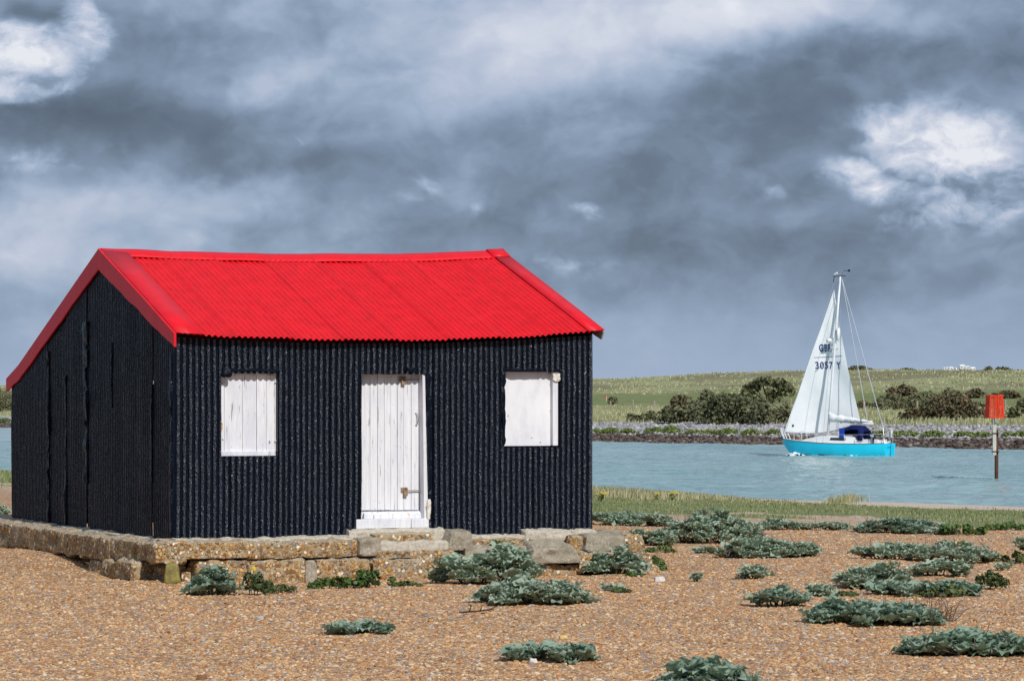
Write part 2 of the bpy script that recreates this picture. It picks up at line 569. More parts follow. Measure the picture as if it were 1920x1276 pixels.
leafy('grass_dune', [(.15, (.23, .24, .115)), (.45, (.32, .325, .165)), (.75, (.415, .405, .23)), (1, (.48, .445, .28))], .12)
leafy('bank_green', [(.15, (.085, .135, .03)), (.5, (.15, .215, .05)), (.8, (.24, .26, .08)), (1, (.32, .26, .12))], 2)
leafy('ragwort', [(.1, (.55, .42, .02)), (1, (.75, .60, .05))], 4)


def kale_mat(name, stops):
    mt, t, p = material(name, rough=.55, spec=.45)
    r = t.new('ShaderNodeObjectInfo').outputs['Random']
    a = t.new('ShaderNodeAttribute', attribute_name='tone').outputs['Fac']
    n = t.noise(world_coord(t), 16, 4)
    k = t.m('ADD', t.m('MULTIPLY', r, .30), t.m('ADD', t.m('MULTIPLY', a, .36), t.m('MULTIPLY', n, .40)))
    c = t.ramp(k, stops)
    rib = t.new('ShaderNodeAttribute', attribute_name='rib').outputs['Fac']
    c = t.mix(t.m('MULTIPLY', rib, .55), c, (.26, .31, .23))
    t.put(p.inputs['Base Color'], c)
    t.put(p.inputs['Normal'], t.bump(t.noise(world_coord(t), 60, 3), .25, .01))
    tr = t.new('ShaderNodeBsdfTranslucent')
    t.put(tr.inputs['Color'], t.mix(.5, c, (.30, .40, .16)))
    ms = t.new('ShaderNodeMixShader')
    ms.inputs[0].default_value = .28
    t.l.new(p.outputs[0], ms.inputs[1])
    t.l.new(tr.outputs[0], ms.inputs[2])
    t.l.new(ms.outputs[0], t.n['Material Output'].inputs[0])
    MAT[name] = mt


kale_mat('kale', [(.2, (.22, .300, .210)), (.45, (.335, .430, .320)), (.7, (.44, .525, .410)), (.9, (.50, .54, .42)), (1, (.56, .52, .26))])
kale_mat('kale_dark', [(.2, (.165, .242, .178)), (.5, (.25, .350, .265)), (.8, (.35, .445, .345)), (1, (.42, .46, .32))])
kale_mat('kale_pale', [(.2, (.23, .300, .220)), (.5, (.35, .430, .330)), (.8, (.45, .50, .37)), (1, (.56, .52, .25))])

# bitumen paint: thick, lumpy, glossy
mt, t, p = material('tar', base=(.010, .014, .024), rough=.30, spec=.26)
g = obj_coord(t)
lump = t.noise(t.vm('MULTIPLY', g, (1, 1, .8)), 52, 4, .65)
grit = t.voro(t.vm('MULTIPLY', g, (1, 1, .7)), 52, out='Distance')
run = t.noise(t.vm('MULTIPLY', g, (1, 1, .12)), 30, 3)
hh = t.m('ADD', t.m('MULTIPLY', lump, .7), t.m('ADD', t.m('MULTIPLY', grit, 1.1), t.m('MULTIPLY', run, .4)))
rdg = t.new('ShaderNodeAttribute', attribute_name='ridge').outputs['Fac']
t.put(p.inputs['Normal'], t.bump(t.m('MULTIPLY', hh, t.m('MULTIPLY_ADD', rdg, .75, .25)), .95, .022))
ridge_tone = t.mix(t.noise(g, 9, 5), (.014, .019, .031), (.040, .049, .070))
t.put(p.inputs['Base Color'], t.mix(rdg, (.0035, .0065, .0145), ridge_tone))  # groove shade put into the colour: valleys near black, ridges paler
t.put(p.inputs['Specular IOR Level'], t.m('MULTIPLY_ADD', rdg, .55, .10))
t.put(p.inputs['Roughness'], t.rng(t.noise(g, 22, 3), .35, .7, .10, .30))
MAT['tar'] = mt


def red_paint(name, a, b, cc, grime):
    mt, t, p = material(name, rough=.45, spec=.22)
    g = obj_coord(t)
    n = t.noise(t.vm('MULTIPLY', g, (1, 1, .35)), 5, 6, .65)
    col = t.ramp(n, [(.3, a), (.55, b), (.75, cc)])
    streak = t.rng(t.noise(t.vm('MULTIPLY', g, (9, 1.4, 1.4)), 1.6, 5, .7), .50, .80, 0, grime)
    col = t.mix(streak, col, (.30, .018, .016))
    t.put(p.inputs['Base Color'], col)
    t.put(p.inputs['Normal'], t.bump(t.noise(g, 90, 3), .12, .01))
    MAT[name] = mt


red_paint('red_sheet', (.60, .003, .008), (.72, .005, .011), (.80, .009, .016), .5)
red_paint('red_trim', (.62, .006, .014), (.70, .008, .019), (.76, .014, .028), .22)

# chalky white paint on boards
mt, t, p = material('white_paint', base=(.8, .8, .81), rough=.6, spec=.35)
g = obj_coord(t)
grain = t.noise(t.vm('MULTIPLY', g, (26, 26, 1.1)), 1.5, 6, .65)
stain = t.noise(t.vm('MULTIPLY', g, (3, 3, 1.0)), 1.6, 5, .6)
col = t.ramp(grain, [(.24, (.46, .46, .49)), (.38, (.66, .66, .69)), (.55, (.745, .745, .77)), (.8, (.79, .79, .80))])
col = t.mix(t.rng(stain, .42, .66, 0, .6), col, (.56, .57, .64))
crack = t.rng(t.noise(t.vm('MULTIPLY', g, (48, 48, 2.4)), 1.0, 3, .6), .63, .68, 0, .8)
col = t.mix(crack, col, (.16, .14, .12))
flake = t.rng(t.noise(t.vm('MULTIPLY', g, (1.4, 1.4, .6)), 22, 5, .7), .64, .69, 0, .65)
col = t.mix(flake, col, (.30, .27, .23))
t.put(p.inputs['Base Color'], col)
t.put(p.inputs['Normal'], t.bump(t.m('ADD', grain, t.m('MULTIPLY', crack, -.8)), .35, .006))
MAT['white_paint'] = mt

mt, t, p = material('white_panel', base=(.75, .75, .77), rough=.6, spec=.35)
g = obj_coord(t)
n = t.noise(t.vm('MULTIPLY', g, (2.5, 2.5, 1.2)), 2.2, 6, .65)
col = t.ramp(n, [(.3, (.64, .64, .68)), (.5, (.74, .74, .77)), (.7, (.79, .79, .80))])
fleck = t.rng(t.noise(g, 40, 4, .7), .70, .74, 0, .5)
t.put(p.inputs['Base Color'], t.mix(fleck, col, (.36, .34, .32)))
t.put(p.inputs['Normal'], t.bump(t.noise(g, 30, 4), .2, .004))
MAT['white_panel'] = mt

mt, t, p = material('flaked_wood', rough=.8, spec=.25)
g = obj_coord(t)
n = t.noise(g, 18, 5, .7)
t.put(p.inputs['Base Color'], t.ramp(n, [(.38, (.74, .72, .68)), (.52, (.66, .62, .54)), (.60, (.36, .27, .18)), (.72, (.18, .10, .06))], 'LINEAR'))
t.put(p.inputs['Normal'], t.bump(n, .7, .02))
MAT['flaked_wood'] = mt

mt, t, p = material('rusty_metal', rough=.7, metal=.3)
n = t.noise(obj_coord(t), 40, 5, .7)
t.put(p.inputs['Base Color'], t.ramp(n, [(.35, (.20, .16, .12)), (.5, (.33, .25, .18)), (.65, (.26, .11, .04)), (.8, (.40, .36, .32))]))
MAT['rusty_metal'] = mt
mt, t, p = material('rust_stain', base=(.50, .26, .06), rough=.8)
t.put(p.inputs['Base Color'], t.ramp(t.noise(obj_coord(t), 30, 4), [(.4, (.72, .62, .48)), (.6, (.52, .27, .06))]))
MAT['rust_stain'] = mt

# shingle-and-cement conglomerate of the plinth
mt, t, p = material('conglomerate', rough=.85, spec=.25)
g = obj_coord(t)
vv = t.new('ShaderNodeTexVoronoi', feature='F1')
t.put(vv.inputs['Vector'], t.vm('ADD', g, t.vm('SCALE', t.noise(g, 9, 2, out='Color'), .05)))
vv.inputs['Scale'].default_value = 22
pebc = t.ramp(t.sep(vv.outputs['Color'])[0], [(0, (.42, .20, .055)), (.14, (.60, .37, .16)), (.28, (.26, .115, .033)), (.42, (.62, .47, .30)), (.56, (.38, .19, .06)), (.68, (.26, .23, .21)), (.80, (.54, .31, .11)), (.88, (.74, .66, .55)), (.95, (.20, .09, .03))], 'CONSTANT')
cem = t.ramp(t.noise(g, 24, 4), [(.35, (.27, .19, .10)), (.65, (.43, .32, .19))])
isp = t.rng(vv.outputs['Distance'], .42, .56, 1, 0)
cl = t.mix(isp, cem, pebc)
grey = t.rng(t.noise(g, 2.3, 5, .6), .55, .70, 0, .5)
cl = t.mix(grey, cl, (.33, .29, .23))
dark = t.rng(t.noise(g, 3.4, 5, .6), .56, .72, 0, .6)
cl = t.mix(dark, cl, (.14, .095, .048))
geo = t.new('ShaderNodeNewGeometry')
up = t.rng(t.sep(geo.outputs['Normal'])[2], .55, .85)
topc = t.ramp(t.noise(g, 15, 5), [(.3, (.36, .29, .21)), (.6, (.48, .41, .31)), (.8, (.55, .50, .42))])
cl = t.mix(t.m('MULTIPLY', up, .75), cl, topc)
lich = t.rng(t.noise(t.vm('ADD', g, (7.3, 2.1, 4.4)), 4.5, 4, .6), .70, .75, 0, .85)
cl = t.mix(lich, cl, (.52, .30, .02))
t.put(p.inputs['Base Color'], cl)
t.put(p.inputs['Normal'], t.bump(t.m('ADD', isp, t.m('MULTIPLY', t.noise(g, 12, 5), 1.2)), .9, .03))
MAT['conglomerate'] = mt

mt, t, p = material('old_concrete', rough=.9, spec=.2)
g = obj_coord(t)
n = t.noise(g, 34, 6, .7)
cl = t.ramp(n, [(.30, (.185, .155, .115)), (.48, (.33, .285, .22)), (.62, (.43, .38, .30)), (.75, (.58, .54, .46))])
cl = t.mix(t.rng(t.noise(g, 5, 4), .5, .66, 0, .5), cl, (.22, .185, .13))
cl = t.mix(t.rng(t.noise(g, 6.5, 3), .70, .75, 0, .8), cl, (.50, .33, .04))
t.put(p.inputs['Base Color'], cl)
t.put(p.inputs['Normal'], t.bump(n, .8, .02))
MAT['old_concrete'] = mt
mt, t, p = material('mortar', rough=.9, spec=.2)
g = obj_coord(t)
n = t.noise(g, 26, 6, .7)
t.put(p.inputs['Base Color'], t.ramp(n, [(.32, (.34, .29, .22)), (.5, (.50, .45, .37)), (.7, (.62, .58, .50))]))
t.put(p.inputs['Normal'], t.bump(n, .7, .02))
MAT['mortar'] = mt
mt, t, p = material('lichen_stone', rough=.85, spec=.25)
g = obj_coord(t)
t.put(p.inputs['Base Color'], t.ramp(t.noise(g, 11, 5), [(.3, (.13, .11, .07)), (.5, (.24, .20, .06)), (.68, (.34, .29, .07)), (.8, (.42, .38, .26))]))
t.put(p.inputs['Normal'], t.bump(t.noise(g, 30, 5), .6, .02))
MAT['lichen_stone'] = mt


def plain(name, c, rough=.5, spec=.5, metal=0.0, var=.12, scale=4.0):
    mt, t, p = material(name, c, rough, spec, metal)
    n = t.noise(obj_coord(t), scale, 5, .6)
    lo = tuple(q * (1 - var) for q in c)
    hi = tuple(min(1, q * (1 + var)) for q in c)
    t.put(p.inputs['Base Color'], t.ramp(n, [(.3, lo), (.7, hi)]))
    MAT[name] = mt
    return mt


plain('hull_blue', (.012, .62, .86), .22, .5, 0, .05, 1.2)
plain('antifoul', (.045, .028, .022), .6, .3, 0, .3)
plain('gelcoat', (.78, .79, .80), .3, .5, 0, .03)
plain('window_dark', (.02, .025, .03), .12)
plain('canvas_light', (.012, .05, .34), .75, .2, 0, .2)
plain('canvas_blue', (.003, .009, .085), .75, .2, 0, .25)
plain('wood_rail', (.22, .10, .045), .5)
plain('spar', (.72, .74, .76), .35, .5, 0, .04)
plain('wire', (.55, .57, .60), .4, .5, .4, .05)
plain('black_plastic', (.015, .016, .018), .4)
plain('ink_blue', (.012, .030, .17), .6)
plain('topmark_red', (.72, .045, .012), .5, .4, 0, .10)
plain('pale_post', (.50, .48, .41), .7, .3, 0, .14)
plain('weed_post', (.085, .035, .022), .8, .2, 0, .45, 6)
plain('fence_wood', (.30, .26, .21), .9, .2, 0, .2)
plain('caravan_white', (.66, .67, .68), .5)
plain('caravan_glass', (.20, .22, .24), .3)
plain('pylon_grey', (.36, .42, .48), .6)
plain('flag_red', (.65, .04, .03), .6)
plain('bare_metal', (.30, .31, .32), .55, .5, .2)
plain('stone_grey', (.36, .35, .34), .85, .3, 0, .25, 9)
plain('stone_white', (.62, .58, .54), .8, .3, 0, .15, 9)
plain('stone_brown', (.20, .095, .045), .8, .3, 0, .3, 9)
plain('stone_yellow', (.60, .46, .16), .8, .3, 0, .15, 9)
plain('foam', (.80, .83, .84), .7, .3, 0, .05)
plain('bark', (.065, .040, .026), .9, .2, 0, .3, 9)
plain('person_dark', (.03, .035, .04), .8)

mt, t, p = material('sailcloth', (.85, .86, .87), .7, .2)
g = obj_coord(t)
pan = t.rng(t.m('ABSOLUTE', t.m('SUBTRACT', t.m('FRACT', t.m('MULTIPLY', t.sep(g)[2], 1.25)), .5)), .0, .03, .35, 0)
t.put(p.inputs['Base Color'], t.mix(t.m('MULTIPLY', pan, .5), t.ramp(t.noise(g, 1.2, 4), [(.3, (.80, .82, .84)), (.7, (.87, .88, .89))]), (.68, .70, .72)))
tr = t.new('ShaderNodeBsdfTranslucent')
tr.inputs['Color'].default_value = (.75, .74, .70, 1)
ms = t.new('ShaderNodeMixShader')
ms.inputs[0].default_value = .12
out = t.n['Material Output']
t.l.new(p.outputs[0], ms.inputs[1])
t.l.new(tr.outputs[0], ms.inputs[2])
t.l.new(ms.outputs[0], out.inputs[0])
t.put(p.inputs['Normal'], t.bump(t.noise(t.vm('MULTIPLY', g, (1, 1, .4)), 2.2, 3), .25, .08))
MAT['sailcloth'] = mt

# ------------------------------------------------------------------ the setting
# bed of the sea and of everything beyond, out to the horizon
sb = MB()
sb.add([(-6000, -200, -3.3), (6000, -200, -3.3), (6000, 8000, -3.3), (-6000, 8000, -3.3)], [(0, 1, 2, 3)])
sb.build('seabed', MAT['stone_brown'], kind='structure')

xs = np.concatenate([np.linspace(-4, -.24, 24), np.linspace(-.22, .008, 130), np.linspace(.0095, .23, 330), np.linspace(.26, 4, 24)])
ys = np.concatenate([np.geomspace(30, 72, 20), np.arange(72.3, 272, .32), np.geomspace(273, 2500, 140)])
XR, Y = np.meshgrid(xs, ys)
X = XR * Y
amp = np.clip((300 - Y) / 60, .12, 1)
Wz = .165 * (1 - np.abs(fbm(X / 1.9 + .12 * Y, Y / 1.5, 0, 3, 61))) * amp - .05 + .07 * fbm(X / 6.5, Y / 3.2, 0, 2, 63) * amp
obj('water', np.stack([X, Y, Wz - .03], -1).reshape(-1, 3), grid_faces(*X.shape), MAT['water'], smooth=True, kind='structure')

# near shore: one sheet, finer towards the camera
yr = np.concatenate([np.arange(8, 46, .22), np.arange(46, 150, .7)])
sr = np.linspace(-1, 1, 230)
Yn = np.repeat(yr[:, None], len(sr), 1)
Xn = sr[None, :] * (12 + .24 * yr[:, None])
Zn = near_z(Xn, Yn) + .012 * fbm(Xn * 2.6, Yn * 2.6, 0, 3, 5)
v = np.stack([Xn, Yn, Zn], -1).reshape(-1, 3)
shore = obj('shingle_beach', v, grid_faces(*Xn.shape), MAT['shingle'], smooth=True, kind='structure')
dn = near_shore(v[:, 0]) - v[:, 1]


def turf_amount(x, y):
    d = near_shore(x) - y
    wob = 4.0 * fbm(x * .26, y * .22, 0, 4, 77)
    right = np.clip((np.asarray(x) - 5.0) / 6.0, 0, 1)             # open shingle by the water on the right
    k = np.clip((36.0 + wob * 2.0 - d) / 5.0, 0, 1) * np.clip((d - (.6 + 12.0 * right) - wob * .9) / 2.5, 0, 1)
    return np.where(np.asarray(x) < -5, np.clip((36 + wob - d) / 3, 0, 1) * np.clip(d / 2, 0, 1), k)


at_ = shore.data.attributes.new('turf', 'FLOAT', 'POINT')
at_.data.foreach_set('value', turf_amount(v[:, 0], v[:, 1]).astype(np.float32))
at_ = shore.data.attributes.new('pale', 'FLOAT', 'POINT')
at_.data.foreach_set('value', np.clip((46 - dn) / 26, 0, 1).astype(np.float32))

# far bank and dunes
xf = np.linspace(-330, 260, 330)
df = np.concatenate([np.linspace(-14, 22, 46), np.linspace(24, 110, 60), np.linspace(112, 260, 90), np.linspace(270, 690, 14)])
Xf, Df = np.meshgrid(xf, df)
Yf = far_shore(Xf) + Df / .42
Zf = far_z(Xf, Yf)
v = np.stack([Xf, Yf, Zf], -1).reshape(-1, 3)
dunes = obj('dune_land', v, grid_faces(*Xf.shape), MAT['far_land'], smooth=True, kind='structure')
at_ = dunes.data.attributes.new('inland', 'FLOAT', 'POINT')
at_.data.foreach_set('value', Df.ravel().astype(np.float32))

# ------------------------------------------------------------------ the hut
TH = math.radians(24.4)
cT, sT = math.cos(TH), math.sin(TH)
HX, HYY, HZ = -4.063, 36.0, 1.31
PITCH = 5.588 / 73
LEN, DEP, TR = 5.588, 7.49, 3.0


def fac(px, py, t=0.0):
    """Measured photo pixel -> (s, z) on the hut's plane at depth t behind the front wall."""
    r, q = ray(px, py)
    s = (-HX + r * HYY + t * (sT + r * cT)) / (cT - r * sT)
    return s, EYE + q * (HYY + sT * s + cT * t) - HZ


def side(px, py, s=0.0):
    r, q = ray(px, py)
    t = (HX + cT * s - r * (HYY + sT * s)) / (sT + r * cT)
    return t, EYE + q * (HYY + sT * s + cT * t) - HZ


def quad3(xa, ya, xb, yb, xc, yc):
    return np.poly1d(np.polyfit([xa, xb, xc], [ya, yb, yc], 2))


Z_EAVE = quad3(0, 3.78 - HZ, 2.8, 3.728 - HZ, 5.6, 3.86 - HZ)
Z_RIDGE = quad3(0, 4.92 - HZ, 2.7, 4.903 - HZ, 5.6, 5.01 - HZ)
T_EAVE = -.15
BACK = [(3.0, 4.92 - HZ), (6.97, 3.467 - HZ), (7.62, 3.283 - HZ)]

hut = thing('beach_hut', 'black corrugated iron hut with a bright red roof and white door and shutters', 'hut', (HX, HYY, HZ), rz=TH)


def rough_block(corners, n=(8, 4, 5), amp=.015, freq=7.0, rnd=.09, seed=0):
    """Irregular, weathered block between eight corners (ordered as MB.box)."""
    nx, ny, nz = n
    idx, v, f = {}, [], []

    def vid(i, j, l):
        key = (i, j, l)
        if key not in idx:
            idx[key] = len(v)
            v.append((2 * i / nx - 1, 2 * j / ny - 1, 2 * l / nz - 1))
        return idx[key]
    for i in range(nx):
        for j in range(ny):
            f.append((vid(i, j, 0), vid(i, j + 1, 0), vid(i + 1, j + 1, 0), vid(i + 1, j, 0)))
            f.append((vid(i, j, nz), vid(i + 1, j, nz), vid(i + 1, j + 1, nz), vid(i, j + 1, nz)))
    for i in range(nx):
        for l in range(nz):
            f.append((vid(i, 0, l), vid(i + 1, 0, l), vid(i + 1, 0, l + 1), vid(i, 0, l + 1)))
            f.append((vid(i, ny, l), vid(i, ny, l + 1), vid(i + 1, ny, l + 1), vid(i + 1, ny, l)))
    for j in range(ny):
        for l in range(nz):
            f.append((vid(0, j, l), vid(0, j, l + 1), vid(0, j + 1, l + 1), vid(0, j + 1, l)))
            f.append((vid(nx, j, l), vid(nx, j + 1, l), vid(nx, j + 1, l + 1), vid(nx, j, l + 1)))
    p = np.array(v)
    # rounding is worked in units of the shortest edge so long blocks keep square ends
    c = np.array(corners, float)
    dims = np.array([np.linalg.norm(c[1] - c[0]), np.linalg.norm(c[2] - c[0]), np.linalg.norm(c[4] - c[0])])
    rad = rnd * dims.min()
    w_ = (p + 1) / 2
    P = 0
    for q in range(8):
        a, b, d = q & 1, (q >> 1) & 1, (q >> 2) & 1
        wt = (w_[:, 0] if a else 1 - w_[:, 0]) * (w_[:, 1] if b else 1 - w_[:, 1]) * (w_[:, 2] if d else 1 - w_[:, 2])
        P = P + wt[:, None] * c[q]
    ctr = c.mean(0)
    axes = [(c[1] - c[0]) / max(dims[0], 1e-6), (c[2] - c[0]) / max(dims[1], 1e-6), (c[4] - c[0]) / max(dims[2], 1e-6)]
    ext = [np.clip((np.abs(p[:, a]) - (1 - 2 * rad / dims[a])) / (2 * rad / dims[a]), 0, 1) for a in range(3)]
    for a in range(3):
        o1, o2 = ext[(a + 1) % 3], ext[(a + 2) % 3]
        cut = ext[a] * (1 - np.sqrt(np.clip(1 - .5 * (o1 ** 2 + o2 ** 2), 0, 1))) * rad * 1.3
        P = P - axes[a][None, :] * (np.sign(p[:, a]) * cut)[:, None]
    dirn = sum(axes[a][None, :] * (np.sign(p[:, a]) * (np.abs(p[:, a]) > .999))[:, None] for a in range(3))
    dirn = dirn / np.maximum(np.linalg.norm(dirn, axis=1), 1e-6)[:, None]
    h = fbm(P[:, 0] * freq, P[:, 1] * freq, P[:, 2] * freq, 4, 100 + seed)
    h = np.where(h < -.45, -.45 - (-.45 - h) * 3.0, h)          # broken-out bites
    P = P + dirn * (h * amp)[:, None]
    return P, f


def crisp(o, a=.55):
    o.data.set_sharp_from_angle(angle=a)
    return o


def rblock(name, mat, parent, s0, s1, t0, t1, z0, z1, n=(8, 4, 5), amp=.015, freq=7., seed=0, slope=0.0, lean=(0, 0), label=None, kind=None):
    """Block in hut axes; slope lifts the back edge of its top; lean shifts the top's two ends in s."""
    c = [(s0, t0, z0), (s1, t0, z0), (s0, t1, z0), (s1, t1, z0), (s0 + lean[0], t0, z1), (s1 + lean[1], t0, z1), (s0 + lean[0], t1, z1 + slope), (s1 + lean[1], t1, z1 + slope)]
    v, f = rough_block(c, n, amp, freq, seed=seed)
    return crisp(obj(name, v, f, MAT[mat], parent, True, kind, label))


def prof(u):
    """Corrugation: rounded ridge, tight valley (0..1, ridge high)."""
    return np.abs(np.sin(PI * u)) ** 1.15


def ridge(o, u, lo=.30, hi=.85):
    """Marks the ridges of a sheet, coloured paler and kept lumpy against valleys darkened as if shaded."""
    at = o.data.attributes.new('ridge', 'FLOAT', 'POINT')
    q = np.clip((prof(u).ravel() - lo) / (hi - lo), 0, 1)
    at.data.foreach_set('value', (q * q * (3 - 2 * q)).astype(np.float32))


# openings in the front wall: (s0, s1, z0, z1)
def opening(xl, xr, yt, yb):
    s0, _ = fac(xl, yt)
    s1, _ = fac(xr, yt)
    sm = (xl + xr) / 2
    return s0, s1, fac(sm, yb)[1], fac(sm, yt)[1]


OP_L, OP_D, OP_R = opening(413, 521, 700, 854), opening(676, 800, 700, 990), opening(944, 1049, 697, 838)
OPS = [OP_L, OP_D, OP_R]
zr_ = sorted(set([-.07] + [round(z, 4) for o in OPS for z in o[2:]] + [round(z, 3) for z in np.arange(.06, 2.1, .085)]))
zr_ = [z for i, z in enumerate(zr_) if i == 0 or z - zr_[i - 1] > .012]
SUB = 8
cuts = [0, 9, 18, 26, 35, 44, 53, 62, 73]
for k in range(len(cuts) - 1):
    u = np.arange(cuts[k] * SUB, cuts[k + 1] * SUB + 1 + (3 if k < len(cuts) - 2 else 0)) / SUB
    s = u * PITCH
    top = Z_EAVE(s) - .02
    rows = [np.full_like(s, z) for z in zr_ if z < 2.13] + [2.13 + (top - 2.13) * q for q in (.0, .3, .6, 1.0)]
    Zg = np.array(rows)
    Sg = np.repeat(s[None], len(rows), 0)
    lap = .004 * ((k % 2) * 2 - 1)
    Tg = -.030 * prof(Sg / PITCH) - .009 * fbm(Sg * 1.1, Zg * .9, 0, 3, 40) - lap - .004 * fbm(Sg * 14, Zg * 5, 0, 2, 41)
    Tg += .012 * np.clip((Zg - 1.7) / .8, 0, 1) * np.sin(Sg * 2.1)
    Sg2 = Sg + .006 * fbm(Sg * .9, Zg * 1.3, 0, 3, 42)
    F = grid_faces(*Sg.shape)
    sc, zc = Sg.ravel()[F].mean(1), Zg.ravel()[F].mean(1)
    keep = np.ones(len(F), bool)
    for (a, b, c_, d_) in OPS:
        keep &= ~((sc > a) & (sc < b) & (zc > c_) & (zc < d_))
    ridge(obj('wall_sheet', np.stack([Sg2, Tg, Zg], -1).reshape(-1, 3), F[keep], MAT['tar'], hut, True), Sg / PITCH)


# gable wall on the left, sheets lapped at rough seams
def roof_under(t):
    return np.interp(t, [T_EAVE, TR, BACK[1][0], BACK[2][0]], [Z_EAVE(0), Z_RIDGE(0), BACK[1][1], BACK[2][1]])


seams = [0.0] + [side(x, 850)[0] for x in (289, 216, 165, 128, 92)] + [DEP]
for k in range(len(seams) - 1):
    t0, t1 = seams[k], seams[k + 1]
    n_ = max(2, int(round((t1 - t0) / PITCH)))
    tt = t0 + (t1 - t0) * np.linspace(0, 1, n_ * 6 + 1)
    zt = roof_under(tt) - .03
    q = np.linspace(0, 1, 30)
    Zg = -.08 + q[:, None] * (zt[None] + .08)
    Tg = np.repeat(tt[None], 30, 0)
    Sg = -.020 * prof(Tg / PITCH) - .010 * fbm(Tg * 1.0, Zg * .8, 0, 3, 50) - (.010 if k % 2 else -.004) - .003 * fbm(Tg * 12, Zg * 5, 0, 2, 51)
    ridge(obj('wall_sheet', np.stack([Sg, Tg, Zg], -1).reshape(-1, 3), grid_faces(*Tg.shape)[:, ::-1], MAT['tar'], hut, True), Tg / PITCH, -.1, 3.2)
for k, (px, y0, y1, wd, am) in enumerate([(289, 720, 900, .020, .018), (214, 640, 760, .018, .020), (165, 605, 740, .09, .040), (166, 735, 900, .06, .036), (128, 705, 985, .030, .026), (95, 660, 985, .030, .026), (325, 660, 1010, .030, .016)]):
    ta, zb = side(px, y1)
    _, zt = side(px, y0)
    rblock('lapped_seam', 'tar', hut, -.044, -.005, ta - wd, ta + wd, zb - .03, zt, n=(3, 4, 60), amp=am, freq=4.5, seed=300 + k)
# the two walls away from the camera
for (a, b, flip) in (((LEN, 0), (LEN, DEP), False), ((0, DEP), (LEN, DEP), True)):
    n_ = 300
    q = np.linspace(0, 1, n_)
    P0 = np.stack([a[0] + (b[0] - a[0]) * q, a[1] + (b[1] - a[1]) * q], 1)
    run = np.linalg.norm(P0 - P0[0], axis=1)
    off = .02 * prof(run / PITCH)
    P0[:, 1 if flip else 0] += off
    zt = (np.interp(P0[:, 1], [T_EAVE, TR, BACK[1][0], BACK[2][0]], [Z_EAVE(LEN), Z_RIDGE(LEN), BACK[1][1] + .08, BACK[2][1] + .08]) - .03) if not flip else np.full(n_, BACK[2][1] - .03)
    v = np.concatenate([np.column_stack([P0, np.full(n_, -.08)]), np.column_stack([P0, zt])])
    obj('wall_sheet', v, grid_faces(2, n_), MAT['tar'], hut, True)

# roof
rcuts = [-.02, .72, 1.42, 2.13, 2.83, 3.52, 4.22, 4.93, 5.65]
RUN = math.hypot(TR - T_EAVE, 1.15)
nrm = (0, -1.15 / RUN, (TR - T_EAVE) / RUN)
for k in range(len(rcuts) - 1):
    a, b = rcuts[k], rcuts[k + 1] + (.05 if k < len(rcuts) - 2 else 0)
    s = np.arange(a, b, PITCH / 10)
    r = np.linspace(0, 1, 22)
    Sg, Rg = np.meshgrid(s, r)
    lift = (0.013 * np.cos(2 * PI * Sg / PITCH) + .016) + (.012 if k % 2 else 0.0) + .006 * fbm(Sg * 1.2, Rg * 3, 0, 3, 60) * (1 - .5 * Rg)
    lift += .012 * np.clip((Sg - (rcuts[k + 1] - .03)) / .05, 0, 1)
    Tg = T_EAVE + (TR - T_EAVE) * Rg
    Zg = Z_EAVE(Sg) + (Z_RIDGE(Sg) - Z_EAVE(Sg)) * Rg
    v = np.stack([Sg, Tg + nrm[1] * lift, Zg + nrm[2] * lift], -1).reshape(-1, 3)
    obj('roof_sheet', v, grid_faces(*Sg.shape), MAT['red_sheet'], hut, True)
# rear slope with its flatter foot
s = np.arange(-.02, 5.65, PITCH / 6)
tb = np.concatenate([np.linspace(TR, BACK[1][0], 10), np.linspace(BACK[1][0], BACK[2][0], 4)[1:]])
Sg, Tg = np.meshgrid(s, tb)
dz = (Z_RIDGE(Sg) - BACK[0][1]) * np.clip((BACK[2][0] - Tg) / (BACK[2][0] - TR), 0.35, 1)
Zg = np.interp(Tg, [q[0] for q in BACK], [q[1] for q in BACK]) + dz + .016 + .013 * np.cos(2 * PI * Sg / PITCH)
obj('roof_sheet', np.stack([Sg, Tg, Zg], -1).reshape(-1, 3), grid_faces(*Sg.shape)[:, ::-1], MAT['red_sheet'], hut, True)


def strip(name, s0, s1, path, th, mat, wob=0.0, seed=0, label=None):
    """Bent sheet of thickness th following (t, z) points between two values of s."""
    ns = max(2, int((s1 - s0) / .12) + 1)
    ss = np.linspace(s0, s1, ns)
    v = []
    for q in ss:
        for (t_, zf) in path:
            v.append((q, t_, zf(q)))
    v = np.array(v)
    v[:, 2] += wob * fbm(v[:, 0] * 2.2, v[:, 1] * 2, 0, 2, seed)
    o = obj(name, v, grid_faces(ns, len(path)), MAT[mat], hut, False, None, label)
    m_ = o.modifiers.new('thickness', 'SOLIDIFY')
    m_.thickness = th
    m_.offset = 0
    return o


def slope_z(r, up):
    return lambda s_: float(Z_EAVE(s_) + (Z_RIDGE(s_) - Z_EAVE(s_)) * r + up)


